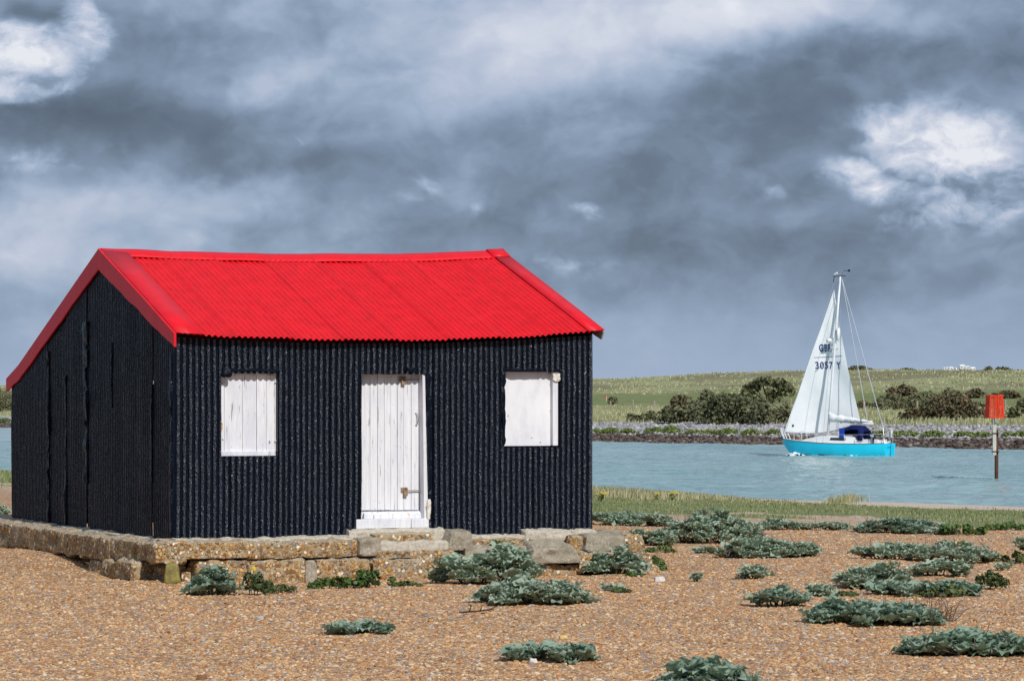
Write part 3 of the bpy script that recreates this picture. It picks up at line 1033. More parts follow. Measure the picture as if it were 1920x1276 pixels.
UPL = .036
rr = .26 / RUN
strip('ridge_cap', -.035, 5.50, [(TR + .25, lambda s_: float(Z_RIDGE(s_)) + .045 - .09), (TR, lambda s_: float(Z_RIDGE(s_)) + .055), (TR - .26 * (TR - T_EAVE) / RUN, slope_z(1 - rr, UPL))], .006, 'red_trim', .006, 5)
strip('ridge_cap', 5.44, 5.69, [(TR + .25, lambda s_: float(Z_RIDGE(s_)) + .06 - .09), (TR, lambda s_: float(Z_RIDGE(s_)) + .078), (TR - .26 * (TR - T_EAVE) / RUN, slope_z(1 - rr, UPL + .016))], .006, 'red_trim', 0, 5)
strip('verge_flashing', -.035, .30, [(T_EAVE - .012, slope_z(0, .026)), (.6, slope_z((.75) / 3.15, .046)), (1.9, slope_z(2.05 / 3.15, .046)), (TR - .05, slope_z(3.1 / 3.15, .044))], .006, 'red_trim', .003, 6)
strip('verge_flashing', 5.47, 5.69, [(T_EAVE - .012, slope_z(0, .036)), (.6, slope_z((.75) / 3.15, .046)), (1.9, slope_z(2.05 / 3.15, .046)), (TR - .05, slope_z(3.1 / 3.15, .044))], .006, 'red_trim', .003, 7)
strip('verge_flashing', -.035, .24, [(TR + .2, lambda s_: BACK[0][1] + .04 - .073), (BACK[1][0], lambda s_: BACK[1][1] + .05), (BACK[2][0] + .01, lambda s_: BACK[2][1] + .045)], .006, 'red_trim')


def barge(pts, s0, s1, mat='red_trim', seed=0, label=None):
    """Board under the roof edge: pts are (t, top z, depth)."""
    n_ = 16
    P = []
    for i in range(len(pts) - 1):
        for k in range(n_ + (1 if i == len(pts) - 2 else 0)):
            q = k / n_
            P.append([pts[i][j] + (pts[i + 1][j] - pts[i][j]) * q for j in range(3)])
    P = np.array(P)
    low = P[:, 1] - P[:, 2] + .012 * fbm(P[:, 0] * 3, 0, seed, 3, 9)
    v = []
    for i in range(len(P)):
        v += [(s0, P[i, 0], P[i, 1]), (s1, P[i, 0], P[i, 1]), (s1, P[i, 0], low[i]), (s0, P[i, 0], low[i])]
    f = []
    for i in range(len(P) - 1):
        for k in range(4):
            a, b = i * 4 + k, i * 4 + (k + 1) % 4
            f.append((a, b, b + 4, a + 4))
    f += [(0, 1, 2, 3), tuple(len(v) - 4 + k for k in (3, 2, 1, 0))]
    return obj('barge_board', v, f, MAT[mat], hut, False, None, label)


ze0, zr0 = float(Z_EAVE(0)), float(Z_RIDGE(0))
barge([(T_EAVE - .015, ze0 + .02, .165), (.9, ze0 + (zr0 - ze0) * 1.05 / 3.15 + .04, .215), (TR + .02, zr0 + .05, .265)], -.066, -.036, seed=1)
barge([(TR + .022, zr0 + .045, .26), (5.2, 3.45 - .35 + .06 - .02, .215), (BACK[1][0], BACK[1][1] + .045, .20), (BACK[2][0] + .02, BACK[2][1] + .04, .17)][:1] + [(BACK[1][0], BACK[1][1] + .045, .215), (BACK[2][0] + .02, BACK[2][1] + .04, .185)], -.060, -.038, seed=2)
zeR, zrR = float(Z_EAVE(5.68)), float(Z_RIDGE(5.68))
barge([(T_EAVE - .012, zeR + .025, .03), (T_EAVE + .05, zeR + .045, .14), (TR, zrR + .04, .2)], 5.665, 5.685, 'bare_metal', 3, 'bare grey barge board seen past the right eave')
# wall plate under the eave keeps daylight out
MB().box(.02, LEN - .02, .03, .10, 2.20, 2.40).build('wall_plate', MAT['tar'], hut)


# ---- door
def board_row(parent, name, xs_, yt, yb, t0, th, mat='white_paint', gap=.0035, seed=0, slant=0):
    R = random.Random(seed)
    for a, b in zip(xs_[:-1], xs_[1:]):
        s0, zt = fac(a, yt, t0)
        s1, _ = fac(b, yt, t0)
        _, zb = fac((a + b) / 2, yb, t0)
        j = R.uniform(-.004, .004)
        m_ = MB().box(s0 + gap / 2, s1 - gap / 2, t0 + j, t0 + th, zb + R.uniform(-.004, .004), zt + R.uniform(-.002, .002))
        m_.build(name, MAT[mat], parent, bevel=.003)


DT = .125
sA, zA = fac(677, 703, DT)
sB, zB = fac(786, 973, DT)
door = MB().box(sA - .01, sB, DT + .022, DT + .05, zB, zA).build('door', MAT['white_paint'], hut)
board_row(door, 'plank', [675, 694, 708, 720.5, 732.5, 745, 757, 771, 785], 700.5, 956, DT, .02, seed=3)
# chamfered bottom rail
s0, z0 = fac(680, 972, DT)
s1, z1 = fac(788, 957, DT)
MB().hexa([(s0, DT - .045, z0), (s1, DT - .045, z0), (s0, DT + .0, z0), (s1, DT + .0, z0), (s0, DT - .045, z1 - .035), (s1, DT - .045, z1 - .035), (s0 + .012, DT - .006, z1), (s1 - .012, DT - .006, z1)]).build('bottom_rail', MAT['white_paint'], door, bevel=.004)
s_, z_ = fac(766, 956.5, DT - .047)
MB().add([(s_ - .018, DT - .047, z_ - .03), (s_ + .012, DT - .047, z_ - .04), (s_ + .022, DT - .047, z_ - .07), (s_ + .014, DT - .047, z_ - .12), (s_ + .006, DT - .047, z_ - .10), (s_ + .004, DT - .047, z_ - .06)], [(0, 1, 2, 3, 4, 5)]).build('rust_stain', MAT['rust_stain'], door)
for (px, py, bar) in ((757, 712, 784), (761, 920, 788)):
    s_, z_ = fac(px, py, DT - .03)
    s2, _ = fac(bar, py, DT - .03)
    pb = MB()
    pb.box(s_ - .032, s_ + .022, DT - .045, DT - .012, z_ - .062, z_ - .004)
    pb.tube([(s_ - .022, DT - .03, z_ - .01), (s_ - .022, DT - .03, z_ + .03), (s_ - .005, DT - .03, z_ + .045), (s_ + .012, DT - .03, z_ + .03), (s_ + .012, DT - .03, z_ - .01)], .006, 6)
    pb.build('padlock', MAT['rusty_metal'], door, bevel=.004)
    MB().box(s_ - .06, s_ + .035, DT - .012, DT - .004, z_ - .02, z_ + .045).build('staple_plate', MAT['rusty_metal'], door, bevel=.002)
    MB().tube([(s_ + .01, DT - .03, z_ + .004), (s2 - .01, DT - .03, z_ + .006), (s2 + .01, DT - .02, z_ + .004)], .007, 6).build('hasp_bar', MAT['rusty_metal'], door)
s_, zt = fac(781, 774, DT - .02)
_, zb = fac(781, 797, DT - .02)
zm = (zt + zb) / 2
MB().tube([(s_ - .012, DT - .002, zt), (s_ + .006, DT - .03, zt - .01), (s_ + .014, DT - .045, zm), (s_ + .006, DT - .03, zb + .01), (s_ - .008, DT - .002, zb)], .007, 6).build('handle', MAT['bare_metal'], door)

# door frame
s0, zt = fac(785, 700, .04)
s1, _ = fac(797, 700, -.01)
s1b, zb = fac(803, 972, -.01)
s0b, _ = fac(789, 972, .04)
f0, _ = fac(792, 700, -.012)
f0b, _ = fac(795.5, 972, -.012)
s0, s0b = fac(784.5, 700, DT)[0], fac(788, 972, DT)[0]
MB().hexa([(f0b, -.012, zb), (s1b, -.012, zb), (s0b, DT + .05, zb), (s1b, DT + .05, zb), (f0, -.012, zt), (s1, -.012, zt), (s0, DT + .05, zt), (s1, DT + .05, zt)]).build('door_jamb', MAT['white_paint'], hut, bevel=.006)
s0, zt = fac(668, 973.5, -.03)
s1, zb = fac(804, 989, -.03)
MB().box(s0, s1, -.035, DT + .05, zb + .004, zt + .002).build('door_sill', MAT['white_paint'], hut, bevel=.006)
sj, zj = fac(672, 700, .02)
MB().box(sj - .06, sj, .0, DT + .06, zb, zj + .02).build('door_jamb', MAT['tar'], hut)
s0, zt = fac(660, 694, .0)
s1, zb = fac(812, 701, .0)
MB().box(s0, s1, .0, DT + .06, OP_D[3] - .0, OP_D[3] + .05).build('lintel', MAT['tar'], hut)
s_, z_ = fac(768, 694, -.02)
rblock('tar_lump', 'tar', hut, s_ - .09, s_ + .06, -.055, 0, z_ - .02, z_ + .035, n=(8, 4, 4), amp=.014, freq=14, seed=9)
# black batten down the right of the door
for k, (ya, yb) in enumerate(((702, 742), (742, 800), (800, 862), (862, 918), (925, 972))):
    s0, zt = fac(798.5 + (ya - 700) * .019, ya, -.01)
    s1, zb = fac(806 + (ya - 700) * .012, yb, -.01)
    rblock('tar_lump', 'tar', hut, s0, s1, -.045, .03, zb, zt, n=(4, 4, 9), amp=.012, freq=12, seed=20 + k)
s0, zt = fac(801, 935, -.02)
s1, zb = fac(806, 973, -.02)
rblock('flaked_strip', 'flaked_wood', hut, s0 - .01, s1, -.05, .0, zb, zt, n=(3, 3, 10), amp=.012, freq=16, seed=31)

# ---- left shutter: boards in a frame
ST = .075
shL = MB().box(fac(416, 700, ST)[0], fac(521, 700, ST)[0], ST + .02, ST + .05, fac(467, 854, ST)[1], fac(467, 697, ST)[1]).build('shutter', MAT['white_paint'], hut)
board_row(shL, 'plank', [421, 455, 481, 499.5, 516], 702, 846, ST, .02, seed=5)
for (a, b) in ((414.5, 421), (515.5, 520.5)):
    s0, zt = fac(a, 702, ST - .012)
    s1, _ = fac(b, 702, ST - .012)
    MB().box(s0, s1 - .002, ST - .014, ST + .02, fac(a, 846, ST)[1], zt).build('shutter_frame', MAT['white_paint'], shL, bevel=.003)
s0, zt = fac(414.5, 845.5, ST - .02)
s1, zb = fac(516.5, 854, ST - .02)
MB().box(s0, s1, ST - .03, ST + .02, zb, zt).build('bottom_rail', MAT['white_paint'], shL, bevel=.004)
for (px, py) in ((418.5, 718), (517, 716), (418.5, 822), (517, 826), (437, 850.5), (500, 850.5), (507, 826)):
    s_, z_ = fac(px, py, ST - .03)
    MB().box(s_ - .008, s_ + .008, ST - .034, ST - .004, z_ - .008, z_ + .008).build('bolt', MAT['white_paint'], shL, bevel=.003)
s0, z0 = fac(424, 702, -.005)
s1, z1 = fac(520, 702, -.005)
rblock('flaked_strip', 'flaked_wood', hut, s0, s1, .004, .07, z1 + .0, z1 + .026, n=(40, 4, 4), amp=.008, freq=5, seed=33)
rblock('tar_lump', 'tar', hut, fac(414, 700)[0], fac(431, 700)[0], -.06, .04, fac(424, 707)[1], fac(424, 690)[1], n=(7, 5, 7), amp=.022, freq=13, seed=34)
rblock('tar_lump', 'tar', hut, fac(428, 700)[0], fac(522, 700)[0], -.04, .04, fac(470, 696.5)[1], fac(470, 691)[1], n=(24, 4, 4), amp=.010, freq=6, seed=35)
s_, z_ = fac(417, 800, ST - .016)
MB().add([(s_ - .012, ST - .0165, z_ + .05), (s_ + .004, ST - .0165, z_ + .045), (s_ + .006, ST - .0165, z_ + .0), (s_ - .004, ST - .0165, z_ - .06), (s_ - .012, ST - .0165, z_ - .03)], [(0, 1, 2, 3, 4)]).build('rust_stain', MAT['rust_stain'], shL)

# ---- right shutter: one plain panel
shR = MB().box(fac(945, 700, ST)[0], fac(1036, 700, ST)[0], ST, ST + .04, fac(990, 835.5, ST)[1], fac(990, 696, ST)[1]).build('shutter', MAT['white_panel'], hut, bevel=.004, label='plain flat shutter panel without boards')
s0, zt = fac(1036.5, 700, .0)
s1, _ = fac(1046.5, 700, .0)
_, zb = fac(1042, 835, .0)
MB().hexa([(s0, .0, zb), (s1, .0, zb), (s0, ST + .04, zb), (s1, ST + .04, zb), (s0, .0, zt), (s1, .0, zt), (s0, ST + .04, zt), (s1, ST + .04, zt)]).build('shutter_frame', MAT['white_paint'], shR, bevel=.006)
rblock('flaked_strip', 'flaked_wood', hut, fac(1037, 700)[0], fac(1049, 700)[0], -.02, .05, fac(1042, 714)[1], fac(1042, 698)[1], n=(8, 5, 10), amp=.020, freq=16, seed=36, lean=(-.03, .02))
rblock('tar_lump', 'tar', hut, fac(941, 700)[0], fac(1052, 700)[0], -.045, .05, fac(996, 696.5)[1], fac(996, 691)[1], n=(26, 4, 4), amp=.012, freq=12, seed=37)
rblock('tar_lump', 'tar', hut, fac(940.5, 700)[0], fac(945.5, 700)[0], -.04, .06, fac(943, 835)[1], fac(943, 697)[1], n=(3, 4, 24), amp=.012, freq=12, seed=38)
for (px, py) in ((953, 779), (997, 820), (1013, 829), (1032, 770)):
    s_, z_ = fac(px, py, ST - .003)
    MB().box(s_ - .006, s_ + .006, ST - .006, ST + .01, z_ - .008, z_ + .008).build('bolt', MAT['rusty_metal'], shR, bevel=.002)
for (o, nm) in ((OP_L, 'window_reveal'), (OP_R, 'window_reveal')):
    m_ = MB()
    m_.box(o[0] - .02, o[0] + .004, -.005, .12, o[2], o[3])
    m_.box(o[1] - .004, o[1] + .02, -.005, .12, o[2], o[3])
    m_.box(o[0] - .02, o[1] + .02, -.005, .12, o[2] - .03, o[2])
    m_.box(o[0] - .02, o[1] + .02, -.005, .12, o[3], o[3] + .03)
    m_.build(nm, MAT['tar'], hut)

# ------------------------------------------------------------------ the broken concrete plinth the hut stands on
pl = thing('concrete_plinth', 'crumbling shingle concrete plinth with patched blocks under the black hut', 'plinth', (HX, HYY, HZ), rz=TH)


def pxr(a, b, t=-.3):
    return fac(a, 1020, t)[0], fac(b, 1020, t)[0]


def zf(py, px, t=-.3):
    return fac(px, py, t)[1]


seed = 400


def front(name, mat, xa, xb, yt, yb, tf=-.30, tb=.06, slope=.045, n=None, amp=.018, lean=(0, 0), freq=8.):
    global seed
    seed += 1
    s0, s1 = pxr(xa, xb, tf)
    xm = (xa + xb) / 2
    nn = n or (max(8, int((s1 - s0) / .03)), 7, 8)
    return rblock(name, mat, pl, s0, s1, tf, tb, zf(yb, xm, tf), zf(yt, xm, tf), nn, amp, freq, seed, slope, lean)


# upper course
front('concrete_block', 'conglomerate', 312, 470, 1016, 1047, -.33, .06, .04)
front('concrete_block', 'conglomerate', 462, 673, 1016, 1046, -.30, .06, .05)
front('mortar_bed', 'mortar', 330, 672, 1008, 1015, -.14, .08, .02, amp=.016)
front('stone_block', 'old_concrete', 674, 715, 1008, 1042, -.37, -.02, .02, (9, 7, 9), .014)
front('doorstep', 'mortar', 655, 835, 994, 1013, -.12, .10, .055, amp=.012)
front('doorstep', 'conglomerate', 700, 812, 1001, 1016, -.24, -.05, .03, amp=.010)
front('doorstep', 'mortar', 704, 842, 1014, 1033, -.36, .02, .02, amp=.012)
front('concrete_block', 'conglomerate', 706, 848, 1031, 1047, -.38, .0, .01, amp=.018)
front('stone_block', 'old_concrete', 836, 889, 996, 1032, -.34, -.01, .03, (9, 6, 7), .014, (.10, -.02))
front('mortar_bed', 'mortar', 884, 1010, 1003, 1013, -.16, .08, .03, amp=.014)
front('concrete_block', 'conglomerate', 884, 1000, 1010, 1030, -.26, .0, .02, amp=.016)
front('concrete_slab', 'old_concrete', 872, 1010, 1024, 1042, -.38, -.02, .05, amp=.018)
front('concrete_block', 'conglomerate', 860, 1000, 1040, 1078, -.40, .0, .02, amp=.022)
front('concrete_slab', 'old_concrete', 990, 1092, 1026, 1056, -.60, .05, .16, (20, 12, 8), .018, (.10, -.10))
front('mortar_bed', 'mortar', 985, 1118, 994, 1012, -.18, .08, .03, amp=.018)
front('concrete_block', 'conglomerate', 1070, 1116, 1005, 1038, -.34, .05, .03, amp=.020)
front('concrete_block', 'old_concrete', 1096, 1176, 1002, 1034, -.44, .25, .03, (14, 8, 7), .014, (.03, -.0))
front('concrete_block', 'conglomerate', 1170, 1214, 1000, 1034, -.40, .40, .03, (9, 8, 7), .018, (.0, -.09))
# lower course
front('concrete_block', 'conglomerate', 366, 470, 1049, 1112, -.30, .1, .0, amp=.025)
front('concrete_block', 'conglomerate', 466, 575, 1049, 1112, -.34, .1, .0, amp=.025)
front('stone_block', 'old_concrete', 573, 600, 1050, 1098, -.36, .1, .0, (5, 6, 8), .018, (.0, -.05))
front('concrete_block', 'conglomerate', 590, 705, 1047, 1110, -.36, .1, .0, amp=.022)
front('concrete_block', 'conglomerate', 698, 860, 1046, 1106, -.44, .1, .02, amp=.026)
front('concrete_block', 'conglomerate', 986, 1094, 1058, 1086, -.48, .05, .0, amp=.022)
front('concrete_block', 'conglomerate', 1086, 1170, 1036, 1074, -.56, .1, .02, amp=.026)
front('concrete_block', 'conglomerate', 1160, 1246, 1036, 1078, -.50, .4, .0, amp=.030, lean=(0, -.22))
front('concrete_block', 'conglomerate', 340, 1180, 1052, 1112, -.12, .6, .0, (60, 5, 6), .02)


def flank(name, mat, t0, t1, z0, z1, sf=-.30, sb_=.05, amp=.022, slope=.03, n=None):
    global seed
    seed += 1
    c = [(sf, t0, z0), (sb_, t0, z0), (sf, t1, z0), (sb_, t1, z0), (sf, t0, z1), (sb_, t0, z1 + slope), (sf, t1, z1), (sb_, t1, z1 + slope)]
    v, f = rough_block(c, n or (7, max(8, int((t1 - t0) / .045)), 9), amp * 1.25, 5.5, seed=seed)
    return crisp(obj(name, v, f, MAT[mat], pl, True))


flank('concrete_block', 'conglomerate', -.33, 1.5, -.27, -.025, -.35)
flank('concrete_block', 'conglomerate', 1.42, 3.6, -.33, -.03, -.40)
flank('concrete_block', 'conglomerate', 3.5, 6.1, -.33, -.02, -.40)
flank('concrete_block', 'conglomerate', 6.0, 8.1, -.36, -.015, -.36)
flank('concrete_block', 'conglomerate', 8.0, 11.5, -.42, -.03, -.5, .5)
flank('mortar_bed', 'mortar', -.05, 7.4, -.10, .0, -.16, .04, .018, .012, (4, 90, 3))
flank('concrete_block', 'conglomerate', .22, 1.5, -.60, -.28, -.44, .05, .04)
flank('concrete_block', 'conglomerate', 1.35, 2.6, -.60, -.34, -.40, .05, .04)
flank('concrete_block', 'conglomerate', -.05, 7.4, -.62, -.30, -.20, .1, .03)
flank('concrete_block', 'conglomerate', 5.4, 6.0, -.6, -.34, -.42, .05, .03)
flank('concrete_block', 'conglomerate', 6.9, 8.6, -.6, -.33, -.44, .05, .03)

# ------------------------------------------------------------------ the sailing boat
BX, BY = 22.25, 176.0
boat = thing('sailing_boat', 'turquoise sailing boat with one big white sail heading up the river', 'sailboat', (BX, BY, 0), rz=math.radians(150))
LOA = 6.9


def lz(px, py, yp=0.0):
    """Photo pixel -> (distance from stern, height) in the boat's plane yp to port."""
    r, q = ray(px, py)
    l = (BX - .5 * yp - r * (BY - .866 * yp)) / (.866 + .5 * r)
    return l, EYE + q * (BY + .5 * l - .866 * yp)


st_l = np.array([0, .5, 1.2, 2.0, 3.0, 4.0, 5.0, 5.8, 6.4, 6.75, 6.9])
beam = np.array([.80, .92, 1.05, 1.14, 1.18, 1.12, .93, .66, .36, .14, .02])
sheer = np.array([.84, .82, .80, .80, .81, .84, .90, .96, 1.02, 1.06, 1.08])
keel = np.array([-.02, -.16, -.28, -.36, -.40, -.38, -.28, -.10, .22, .62, .92])
fine = np.linspace(0, 1, 40)
lf = np.interp(fine, np.linspace(0, 1, 11), st_l)


def sm(arr):
    return np.interp(lf, st_l, arr)


bm, sh, kl = sm(beam), sm(sheer), sm(keel)
NS = 15
hv, up_f, lo_f = [], [], []
for i in range(len(lf)):
    for k in range(2 * NS + 1):
        q = (k - NS) / NS            # -1 starboard sheer .. 0 keel .. 1 port sheer
        a = abs(q)
        y = np.sign(q) * bm[i] * (1 - (1 - a) ** 2.1) ** .72
        z = kl[i] + (sh[i] - kl[i]) * a ** 1.9
        x = lf[i] + (.10 * (z - .4) if i == 0 else 0) * -1
        hv.append((x, y, z))
W_ = 2 * NS + 1
for i in range(len(lf) - 1):
    for k in range(2 * NS):
        qd = (i * W_ + k, (i + 1) * W_ + k, (i + 1) * W_ + k + 1, i * W_ + k + 1)
        (lo_f if np.mean([hv[j][2] for j in qd]) < (.15 if 2.2 < hv[qd[0]][0] < 6.3 else .04) else up_f).append(qd)
hull = obj('hull', hv, up_f, MAT['hull_blue'], boat, True)
obj('boot_stripe', hv, lo_f, MAT['antifoul'], hull, True)
tr_v = [hv[k] for k in range(W_)]
obj('transom', tr_v, [tuple(range(W_))], MAT['hull_blue'], hull)
deck_v = []
for i in range(len(lf)):
    deck_v += [(lf[i], -bm[i] + .01, sh[i] - .02), (lf[i], 0, sh[i] + .03), (lf[i], bm[i] - .01, sh[i] - .02)]
obj('deck', deck_v, grid_faces(len(lf), 3), MAT['gelcoat'], boat, True)
for sgn in (-1, 1):
    MB().tube([(lf[i], sgn * bm[i], sh[i] + .01) for i in range(len(lf))], .022, 5).build('rubbing_strake', MAT['wood_rail'], hull)
# cabin trunk with a window
cab = [(1.9, .62, .38), (2.6, .66, .44), (3.6, .66, .42), (4.6, .54, .33), (5.3, .36, .16), (5.7, .22, .03)]
cv, cf = [], []
for (l, b, h) in cab:
    z0 = float(np.interp(l, lf, sh)) - .02
    cv += [(l, -b, z0), (l, -b * .9, z0 + h), (l, 0, z0 + h * 1.14), (l, b * .9, z0 + h), (l, b, z0)]
for i in range(len(cab) - 1):
    for k in range(4):
        cf.append((i * 5 + k, i * 5 + k + 1, (i + 1) * 5 + k + 1, (i + 1) * 5 + k))
cf += [(0, 1, 2, 3, 4), (29, 28, 27, 26, 25)]
cabin = obj('cabin', cv, cf, MAT['gelcoat'], boat)
for sgn in (-1, 1):
    MB().hexa([(2.55, sgn * .655, 1.0), (3.55, sgn * .655, 1.02), (2.55, sgn * .58, 1.0), (3.55, sgn * .58, 1.02), (2.55, sgn * .635, 1.15), (3.5, sgn * .635, 1.16), (2.55, sgn * .56, 1.15), (3.5, sgn * .56, 1.16)]).build('cabin_window', MAT['window_dark'], cabin)
MB().box(2.2, 2.9, -.3, .3, 1.24, 1.32).build('hatch', MAT['gelcoat'], cabin, bevel=.02)
for sgn in (-1, 1):
    MB().box(.45, 1.95, sgn * .62 - .05, sgn * .62 + .05, .78, 1.06).build('coaming', MAT['gelcoat'], boat, bevel=.02)
MB().box(.15, .5, -.55, .55, .8, .98).build('stern_locker', MAT['gelcoat'], boat, bevel=.03)
# sprayhood: an arched canvas over the companionway
sv, sf_ = [], []
HOOPS = [(2.95, .48, 1.18), (2.75, .62, 1.70), (2.25, .68, 1.88), (1.75, .70, 1.84), (1.42, .72, 1.55)]
for (l, b, zt) in HOOPS:
    for k in range(11):
        a = PI * k / 10
        sv.append((l, b * math.cos(a), 1.0 + (zt - 1.0) * min(1, math.sin(a) * 1.25) if 0 < k < 10 else .98))
for i in range(len(HOOPS) - 1):
    for k in range(10):
        if 1 <= i <= 2 and k in (0, 1):          # open side towards the cockpit
            continue
        sf_.append((i * 11 + k, i * 11 + k + 1, (i + 1) * 11 + k + 1, (i + 1) * 11 + k))
hood = obj('sprayhood', sv, sf_, MAT['canvas_blue'], boat, True)
m_ = hood.modifiers.new('t', 'SOLIDIFY')
m_.thickness = .03
MB().box(2.62, 2.96, .60, .63, .95, 1.72).build('dodger_panel', MAT['canvas_light'], hood, bevel=.01)
MB().box(1.6, 1.9, .2, .5, 1.0, 1.35).build('companionway_board', MAT['wood_rail'], cabin, bevel=.01)

mast_foot, mast_top = Vector((3.97, 0, 1.25)), Vector((3.42, -.62, 10.75))


def on_mast(z):
    return mast_foot + (mast_top - mast_foot) * ((z - mast_foot.z) / (mast_top.z - mast_foot.z))


mast = MB().tube([mast_foot, on_mast(4), on_mast(8), mast_top], [.075, .075, .07, .055], 10).build('mast', MAT['spar'], boat, True)
sp = on_mast(6.5)
MB().tube([sp + Vector((0, -.75, .03)), sp, sp + Vector((-.05, .75, .03))], .025, 6).build('spreader', MAT['spar'], mast)
rfl = on_mast(7.3)
MB().tube([rfl + Vector((-.18, .1, -.38)), rfl + Vector((-.19, .1, -.36)), rfl + Vector((-.21, .1, .36)), rfl + Vector((-.21, .1, .38))], [.05, .10, .10, .05], 10).build('radar_reflector', MAT['gelcoat'], mast, True)
rd = on_mast(6.95)
MB().tube([rd + Vector((.40, .0, -.12)), rd + Vector((.40, .0, -.10)), rd + Vector((.40, .0, .08)), rd + Vector((.40, .0, .12))], [.12, .19, .19, .08], 12).build('radome', MAT['gelcoat'], mast, True)
MB().tube([rd + Vector((.02, 0, -.12)), rd + Vector((.4, 0, -.14))], .03, 5).build('radome_bracket', MAT['spar'], mast)
mh = MB()
mh.tube([mast_top + Vector((.45, 0, .02)), mast_top + Vector((-.35, 0, .04))], .025, 5)
mh.tube([mast_top + Vector((.40, 0, .02)), mast_top + Vector((.45, 0, -.35))], .025, 5)
mh.build('masthead_crane', MAT['black_plastic'], mast)
MB().tube([mast_top + Vector((.40, 0, .12)), mast_top + Vector((.20, 0, .22))], [.05, .07], 8).build('masthead_light', MAT['gelcoat'], mast)
MB().tube([mast_top + Vector((-.05, 0, .0)), mast_top + Vector((-.18, 0, .28))], .010, 4).build('aerial', MAT['black_plastic'], mast)
MB().tube([mast_top + Vector((-.20, 0, .34)), mast_top + Vector((-.52, .02, .34))], [.014, .02], 4).add([mast_top + Vector((-.50, .02, .26)), mast_top + Vector((-.66, .02, .30)), mast_top + Vector((-.62, .02, .44)), mast_top + Vector((-.48, .02, .38))], [(0, 1, 2, 3)]).build('wind_vane', MAT['black_plastic'], mast)

gn = on_mast(2.15)
be = Vector((1.0, .10, 1.98))
MB().tube([gn, be], .055, 8).build('boom', MAT['spar'], boat, True)
mp, mr = [], []
for k in range(15):
    q = k / 14
    mp.append(gn.lerp(be, q * .98) + Vector((0, .0, .10 + .10 * (1 - q) + .02 * math.sin(k * 2.3))))
    mr.append((.20 * (1 - q) + .06) * (1 + .22 * math.sin(k * 1.9)) if k else .05)
fm = MB().tube(mp, mr, 9).build('furled_mainsail', MAT['sailcloth'], boat, True)
MB().tube([gn + Vector((-.02, 0, .50)), gn + Vector((-.12, .0, .34)), gn + Vector((-.4, 0, .16))], [.06, .12, .16], 8).build('mainsail_head', MAT['sailcloth'], fm, True)
for q in (.28, .52, .74):
    p0 = gn.lerp(be, q) + Vector((0, 0, .06))
    rdd = .10 + .14 * (1 - q)
    MB().tube([p0 + Vector((0, rdd * math.cos(a), .06 + rdd * math.sin(a))) for a in np.linspace(0, 2 * PI, 11)], .018, 4).build('sail_tie', MAT['black_plastic'], fm)

# headsail
tackp, headp = Vector((6.80, -.02, 1.50)), Vector((3.78, -.50, 9.95))
clewp = Vector((2.45, -1.35, 2.18))
NA, NB = 40, 70


def sailpt(a, b):
    lu = tackp.lerp(headp, b)
    le = clewp.lerp(headp, b) + Vector((.12, .0, 0)) * math.sin(PI * b)
    p = lu.lerp(le, a)
    p += Vector((.05, -1, 0)) * (.42 * math.sin(PI * a ** .8) * (1 - b) ** .75)
    p.z -= (1 - b) ** 6 * .36 * math.sin(PI * a)
    p += Vector((0, 1, 0)) * .03 * math.sin(9 * a + 14 * b)
    return p


spts = [sailpt(i / NA, j / NB) for j in range(NB + 1) for i in range(NA + 1)]
jib = obj('headsail', spts, grid_faces(NB + 1, NA + 1), MAT['sailcloth'], boat, True)
fine_uv = [(a, b) for b in np.linspace(.3, .75, 120) for a in np.linspace(0, 1, 90)]
fine_p = np.array([sailpt(a, b) for a, b in fine_uv])


def on_sail(l, z):
    i = np.argmin((fine_p[:, 0] - l) ** 2 + (fine_p[:, 2] - z) ** 2)
    return float(fine_p[i, 1])


def sail_text(body, l0, z0, width, height, name):
    cu = bpy.data.curves.new('lettering', 'FONT')
    cu.body = body
    cu.size = 1
    cu.offset = .018
    cu.space_character = 1.15
    cu.resolution_u = 3
    tmp = bpy.data.objects.new('lettering', cu)
    COL.objects.link(tmp)
    bpy.context.view_layer.update()
    me = bpy.data.meshes.new_from_object(tmp.evaluated_get(bpy.context.evaluated_depsgraph_get()))
    bpy.data.objects.remove(tmp)
    me.name = name
    co = np.zeros(len(me.vertices) * 3)
    me.vertices.foreach_get('co', co)
    co = co.reshape(-1, 3)
    x0, x1, y0, y1 = co[:, 0].min(), co[:, 0].max(), co[:, 1].min(), co[:, 1].max()
    out = []
    for x, y, _ in co:
        l = l0 - (x - x0) / (x1 - x0) * width
        z = z0 + (y - y0) / (y1 - y0) * height
        out.append((l, on_sail(l, z) + .022, z))
    me.vertices.foreach_set('co', np.array(out).ravel())
    me.update()
    me.materials.clear()
    me.materials.append(MAT['ink_blue'])
    return obj(name, me, None, None, jib)


sail_text('GBR', 4.76, 6.28, .66, .46, 'sail_letters')
sail_text('3057', 5.00, 5.25, .95, .44, 'sail_number')
sail_text('Y', 3.80, 5.25, .26, .44, 'sail_number')
ln = []
for l in np.linspace(5.05, 3.45, 24):
    z = 5.93 + (5.05 - l) * .06
    ln.append((l, on_sail(l, z) + .015, z))
MB().tube(ln, .012, 4).build('sail_seam', MAT['ink_blue'], jib)
sp_ = sailpt(.08, .045)
MB().tube([sp_ + Vector((0, .03, 0)), sp_ + Vector((0, .05, 0))], .07, 8).build('tack_patch', MAT['black_plastic'], jib)

